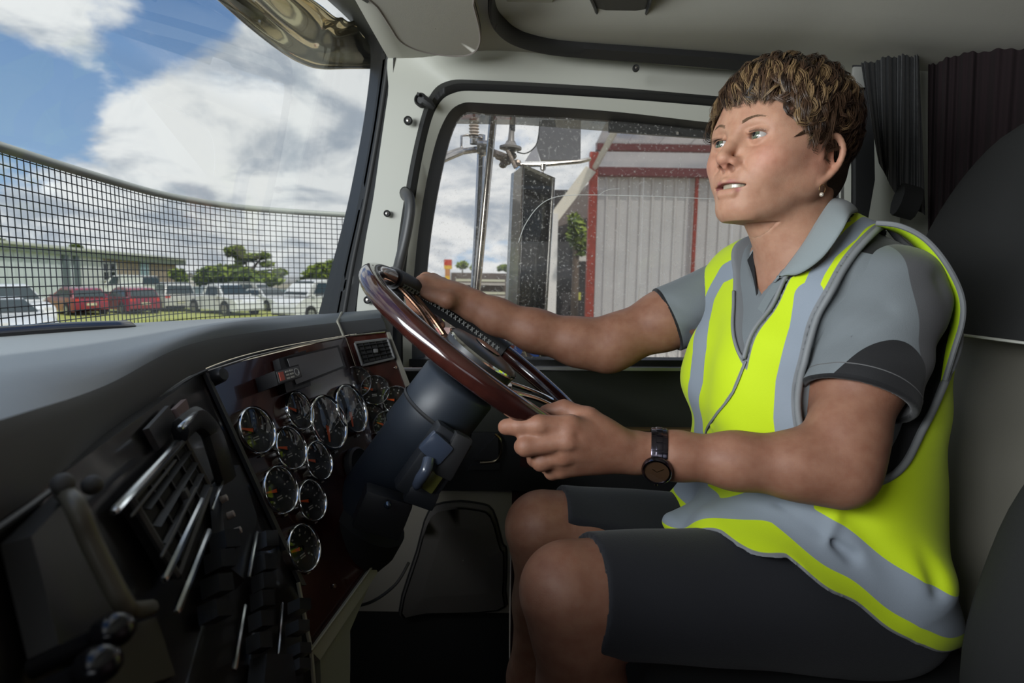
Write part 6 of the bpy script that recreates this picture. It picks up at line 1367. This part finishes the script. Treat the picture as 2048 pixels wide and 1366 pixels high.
cl = project([(1492, 722, .87), (1466, 785, .88), (1432, 830, .89), (1412, 862, .90), (1410, 905, .90)])
pipe = np.maximum(np.maximum(.0065 - np.abs(hole(Pv)), .005 - np.abs(vcut(Pv))), np.maximum(.0045 + hv, .0026 - polydist(Pv, cl)))
pipe = np.maximum(pipe, .005 - np.abs(holeR(Pv)))
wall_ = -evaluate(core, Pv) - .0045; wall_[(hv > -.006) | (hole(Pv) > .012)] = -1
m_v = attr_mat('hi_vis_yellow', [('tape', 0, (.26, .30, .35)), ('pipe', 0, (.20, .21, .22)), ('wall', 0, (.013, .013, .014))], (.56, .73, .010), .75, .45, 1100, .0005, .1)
nt = m_v.node_tree; bb = nt.nodes['Principled BSDF']
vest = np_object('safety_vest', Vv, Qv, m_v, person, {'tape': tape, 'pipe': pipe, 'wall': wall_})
bm_ = bmesh.new(); bm_.from_mesh(vest.data); be_ = [e for e in bm_.edges if e.is_boundary]; bmesh.ops.holes_fill(bm_, edges=be_, sides=24); bm_.to_mesh(vest.data); bm_.free(); vest.data.shade_smooth()
# rolled piping that stands proud along the armhole and the hem
def edge_tube(cut, seeds, r, name, n_it=30, closed=True, lift=.002):
    P = np.array([list(s_) for s_ in seeds], dtype=f32); h_ = .0015
    def grad(fn, P): return np.stack([(fn(P + np.eye(3, dtype=f32)[i] * h_) - fn(P - np.eye(3, dtype=f32)[i] * h_)) / (2 * h_) for i in range(3)], 1)
    cf = lambda P: evaluate(core, P)
    for _ in range(n_it):
        for fn, tgt in ((cf, lift), (cut, 0.)):
            g_ = grad(fn, P); P = P - g_ * ((fn(P) - tgt) / np.maximum((g_ ** 2).sum(1), .05))[:, None] * .8
    pts = [Vector(p.tolist()) for p in P]; mm_ = MB(); mm_.tube(smooth_path(pts, 3, closed), r, 8, closed); return mm_.build(name, mat('vest_piping', (.20, .21, .215), .6), vest, angle=180)
hs_ = [holeC + HOLE_R @ Vector((.098 * math.cos(t), -.04, .186 * math.sin(t))) for t in np.linspace(0, 2 * math.pi, 41)[:-1]]
edge_tube(hole, hs_, .0046, 'armhole_piping')
edge_tube(vcut, [APX.lerp(VN, t) for t in np.linspace(.02, 1, 12)], .0034, 'neck_piping', closed=False)
edge_tube(vcut, [APX.lerp(VF, t) for t in np.linspace(.02, 1, 12)], .0026, 'neck_piping', closed=False)
m = MB(); m.tube([p + Vector((-.001, -.001, 0)) for p in smooth_path(cl, 5)], .0026, 8, flat=.5); m.build('closure_piping', mat('vest_piping', (0, 0, 0)), vest)
# upstanding shoulder flange behind the armhole
fl_ = [at(1752, 446, .76), at(1800, 452, .745), at(1850, 478, .735), at(1893, 528, .73), at(1922, 588, .735), at(1925, 640, .74), at(1908, 700, .745), at(1890, 760, .75)]
fi = [at(1752, 452, .79), at(1800, 470, .79), at(1835, 500, .79), at(1868, 545, .79), at(1894, 600, .79), at(1896, 650, .79), at(1882, 710, .79), at(1866, 770, .79)]
m = MB(); m.strip(smooth_path(fi, 6), smooth_path(fl_, 6), (.003, .002, .003)); m.build('shoulder_flange', mat('flange_yellow', (.50, .72, .012), .75), vest, angle=180)
m = MB(); m.tube(smooth_path(fl_, 6), .0034, 8); m.build('flange_piping', mat('vest_piping', (0, 0, 0)), vest)
# ---- shorts
def shorts_leg(H_, K_, r0, r1, t, seed):
    d = K_ - H_; return [Pr(cap(H_, H_ + d * (t + .06), r0, r1), '+', .05)], Pr(plane(H_ + d * t, d), 'x', k=.003)
la, lc = shorts_leg(HL, KL, .106, .074, .955, 1); ra_, rc_ = shorts_leg(HR, KR, .118, .077, .955, 2)
for nm, (pp, cut, H_, K_, t, lo_, hi_) in enumerate(((la, lc, HL, KL, .955, [.02, .56, CZ - .66], [.76, .95, CZ - .24]), (ra_, rc_, HR, KR, .955, [.0, .84, CZ - .70], [.76, 1.2, CZ - .30]))):
    pq = pp + [Pr(ell(W(.515, .90, -.48), (.125, .165, .115)), '+', .04), Pr(wrinkle(.0022, 24, 40 + nm), 'w'), cut, Pr(cap(H_ + (K_ - H_) * .5, H_ + (K_ - H_) * (t + .2), .069, .067), '-', .002), Pr(lambda P: (.905 - P[:, 1]) * (1 if nm else -1), 'x', k=.001)]
    Vk, Qk = sdf_mesh(pq, lo_, hi_, .0034); Vk = laplace(Vk, Qk, 2); np_object('shorts_leg', Vk, Qk, mat('shorts_navy', (.010, .011, .015), .85, bump=.4, bscale=700, sheen=.08), person)
# ================================================================ hair
def hair():
    base = [Pr(hl(ell((-.015, 0, .031), (.101, .080, .0885))), '+', .01), Pr(hl(ell((-.052, 0, -.030), (.052, .066, .065))), '+', .03),             Pr(hl(ell((.114, 0, -.050), (.094, .10, .108))), '-', .010), Pr(hl(ell((.018, .09, -.062), (.034, .045, .048))), '-', .010), Pr(hl(ell((.018, -.09, -.062), (.034, .045, .048))), '-', .010), Pr(wrinkle(.0018, 60, 77), 'w')]
    Vh, Qh = sdf_mesh(base, [HC.x - .2, HC.y - .15, HC.z - .16], [HC.x + .2, HC.y + .15, HC.z + .16], .0028)
    dk_ = mat('hair_under', (.040, .022, .012), .6, bump=.8, bscale=300, bdist=.003)
    hb = np_object('hair', Vh, Qh, dk_, person)
    rs_ = np.random.RandomState(5); Vn = []; Fn = []; Cn = []; cnt = 0
    ce = np.array([-.014, 0, .030]); rad = np.array([.104, .083, .092])
    skull = head_prims()[:12]
    crown = np.array([-.35, .05, 1.0]); crown /= np.linalg.norm(crown); seg = 8; guides = 0
    while guides < 3000:
        d = rs_.normal(size=3); d /= np.linalg.norm(d)
        if guides % 7 == 0 and d[0] < .3: d[0] = abs(d[0]) + .5; d[2] = abs(d[2]) + .4; d /= np.linalg.norm(d)
        p = ce + rad * d
        # hairline: keep off the face, ears and neck
        if p[2] < -.095: continue
        if p[0] > .050 and p[2] < .066: continue
        if p[0] > .012 and p[2] < .004 + (p[0] - .012) * 1.3: continue
        if p[0] > -.022 and p[2] < -.010 + (p[0] + .022) * .4: continue
        if p[2] < -.045 and p[0] > -.040: continue
        front = max(0, min(1, (p[0] + .01) / .06)); low_ = max(0, min(1, (.03 - p[2]) / .08))
        # growth: away from the crown, swept over the brow to her left, down and back behind the ears
        t = d - crown * d.dot(crown); t /= np.linalg.norm(t) + 1e-6
        fl = t * (1.0 - .3 * front) + np.array([.50 * front + .12, 0, -.55 * front - .25]) + rs_.normal(size=3) * (.26 - .10 * low_)
        fl[1] += (.50 * front + .12) * (1 if d[1] > -.35 else -.5)
        if low_ > .3: fl += np.array([-.5, 0, -.7]) * low_
        L0_ = (.040 + .034 * rs_.rand()) * (1 - .2 * low_); curl = rs_.normal(size=3) * .30
        lift_ = (.0045 + .013 * rs_.rand() ** 1.5) * (1 - .30 * low_) + .004 * front; zend = .030 + .022 * rs_.rand(); ok = False
        if front > .75: L0_ = .066
        for att in range(12):
            L_ = L0_ * (.93 if front > .75 else .86) ** att; G_ = []; cur = d.copy()
            for k in range(seg + 1):
                u = k / seg; off = -.003 + lift_ * math.sin(min(u * 1.5, 1) * math.pi / 2) * (1 - .40 * max(0, u - .6) / .4)
                G_.append((cur / np.linalg.norm(cur), off)); g = fl + curl * math.sin(u * 4.0 + 1); g = g - cur * g.dot(cur); g /= np.linalg.norm(g) + 1e-6; cur = cur + g * (L_ / seg) / .092; cur /= np.linalg.norm(cur)
            tip = ce + (rad + G_[-1][1]) * G_[-1][0]
            if tip[0] > .045 and tip[2] < zend and abs(tip[1]) < .065: continue
            if tip[0] > .018 and abs(tip[1]) > .045 and tip[2] < -.034 + .016 * rs_.rand() + max(0, tip[0] - .034) * 2.2: continue
            ok = True; break
        if not ok: continue
        guides += 1
        B_ = np.array([ce + rad * g_[0] for g_ in G_]); d0_ = evaluate(skull, (np.array(HC) + (B_ * HS) @ np.array(HM).T).astype(f32)) / HS
        G_ = [(g_[0], max(g_[1], max(g_[1], .002) - float(q_) + .0015 * k_ / seg) if k_ > 1 else max(g_[1], .0005 - float(q_))) for k_, (g_, q_) in enumerate(zip(G_, d0_))]
        blonde_top = max(0, min(1, (p[2] - .015) / .06)) * (.30 + .70 * max(0, min(1, (p[0] + .06) / .10))); hue = rs_.rand()  # share of blonde locks, higher at the top and front
        if hue < .42 * blonde_top: c0 = np.array([.235, .150, .072])
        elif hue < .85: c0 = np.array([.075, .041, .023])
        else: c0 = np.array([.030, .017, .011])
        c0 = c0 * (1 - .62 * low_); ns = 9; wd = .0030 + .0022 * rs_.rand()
        dirs = np.array([g_[0] for g_ in G_]); offs = np.array([g_[1] for g_ in G_]); tg = np.gradient(dirs, axis=0); sd0 = np.cross(tg, dirs); sd0 /= np.linalg.norm(sd0, axis=1)[:, None] + 1e-9
        for q in range(ns):
            a_ = rs_.uniform(-1, 1); b_ = rs_.uniform(-1, 1); u = np.arange(seg + 1) / seg; conv = 1 - .72 * u ** 1.3
            dd = dirs + sd0 * (a_ * wd / .09 * conv)[:, None]; dd /= np.linalg.norm(dd, axis=1)[:, None]
            of = offs + b_ * .0022 * conv - .0016 * a_ * a_; ln = rs_.uniform(.8, 1.0); pts = ce + (rad + of[:, None]) * dd
            if ln < 1: pts = pts[0] + (pts - pts[0]) * (1 - (1 - ln) * u[:, None])
            w0 = .00042 + .00038 * rs_.rand(); c = c0 * (.75 + .5 * rs_.rand()); nrm = (pts - ce) / rad; nrm /= np.linalg.norm(nrm, axis=1)[:, None]; tg2 = np.gradient(pts, axis=0); sd = np.cross(tg2, nrm); sd /= np.linalg.norm(sd, axis=1)[:, None] + 1e-9
            for k in range(seg + 1):
                w_ = w0 * (1 - (k / seg) ** 2.2 * .92)
                for a, b in ((1, 0), (0, .8), (-1, 0)): Vn.append(pts[k] + sd[k] * w_ * a + nrm[k] * w_ * b); Cn.append(c)
            for k in range(seg):
                o_ = cnt + k * 3
                for a in range(2): Fn.append((o_ + a, o_ + a + 1, o_ + a + 4, o_ + a + 3))
            cnt += (seg + 1) * 3
    Vn = np.array(Vn); Vn = np.array(HC) + (Vn * HS) @ np.array(HM).T
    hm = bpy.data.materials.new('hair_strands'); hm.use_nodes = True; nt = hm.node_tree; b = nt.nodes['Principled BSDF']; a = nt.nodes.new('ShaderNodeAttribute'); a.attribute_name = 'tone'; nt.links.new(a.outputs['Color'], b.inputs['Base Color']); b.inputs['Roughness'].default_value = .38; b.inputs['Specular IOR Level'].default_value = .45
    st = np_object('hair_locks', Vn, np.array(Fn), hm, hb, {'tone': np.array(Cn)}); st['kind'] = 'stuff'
hair()
# ================================================================ wristwatch
wt = empty('wristwatch', lerp(WL, EL, .10), label='dark steel wristwatch with a round face on the driver left wrist', cat='watch')
ax = (EL - WL).normalized(); cW = lerp(WL, EL, .085); u_ = (Vector((0, -1, 0)) - ax * (-ax.y)).normalized(); v_ = ax.cross(u_)
if v_.z < 0: v_ = -v_
lk = mat('watch_steel', (.10, .09, .11), .18, metal=1); arm_pr = limb(armL)
def onarm(t, d_along, lift):
    o_ = cW + ax * d_along; dr = u_ * math.cos(t) + v_ * math.sin(t); p = o_ + dr * .036
    for _ in range(6): p = p - dr * (float(evaluate(arm_pr + hand_left()[:4], np.array([p], dtype=f32))[0]) - lift)
    return p, dr
for i in range(22):
    t = 2 * math.pi * i / 22 - .3
    if -.75 < ((t + .35 + math.pi) % (2 * math.pi)) - math.pi < .45: continue
    p, dr = onarm(t, .0, .0022); M = Matrix.Translation(p) @ Matrix((dr.cross(ax), ax, dr)).transposed().to_4x4()
    m = MB(); m.box((-.0052, -.0105, -.0018), (.0052, .0105, .0018), M, bev=.0012); l_ = m.build('link', lk, wt)
    m = MB(); m.box((-.0044, -.0045, .0012), (.0044, .0045, .0030), M, bev=.0008); m.build('centre_link', lk, l_)
p, dr = onarm(-.32, -.002, .0055); dr = (dr + Vector((-.15, -.1, 0))).normalized(); M = Matrix.Translation(p) @ frame_of(dr, ax).to_4x4()
m = MB(); m.lathe([(.0001, -.006), (.016, -.006), (.0195, -.003), (.0198, .001), (.0180, .0038), (.0160, .0042), (.0155, .003)], M, 32); cs_ = m.build('case', lk, wt)
m = MB(); m.lathe([(.0158, .0026), (.0001, .0026)], M, 28); m.build('dial', mat('watch_dial', (.10, .055, .03), .25, metal=.5), cs_)
m = MB()
for a_, L_ in ((.6, .010), (2.6, .007)): m.box((-.0005, 0, .0028), (.0005, L_, .0031), M @ Matrix.Rotation(a_, 4, 'Z'))
m.build('hands', gold, cs_)
m = MB(); m.lathe([(.0156, .0036), (.009, .0046), (.0001, .0050)], M, 28); m.build('crystal', lens, cs_)
m = MB(); m.cyl(M @ Vector((.019, 0, 0)), M @ Vector((.0225, 0, 0)), .002, n=10); m.build('crown', lk, cs_)
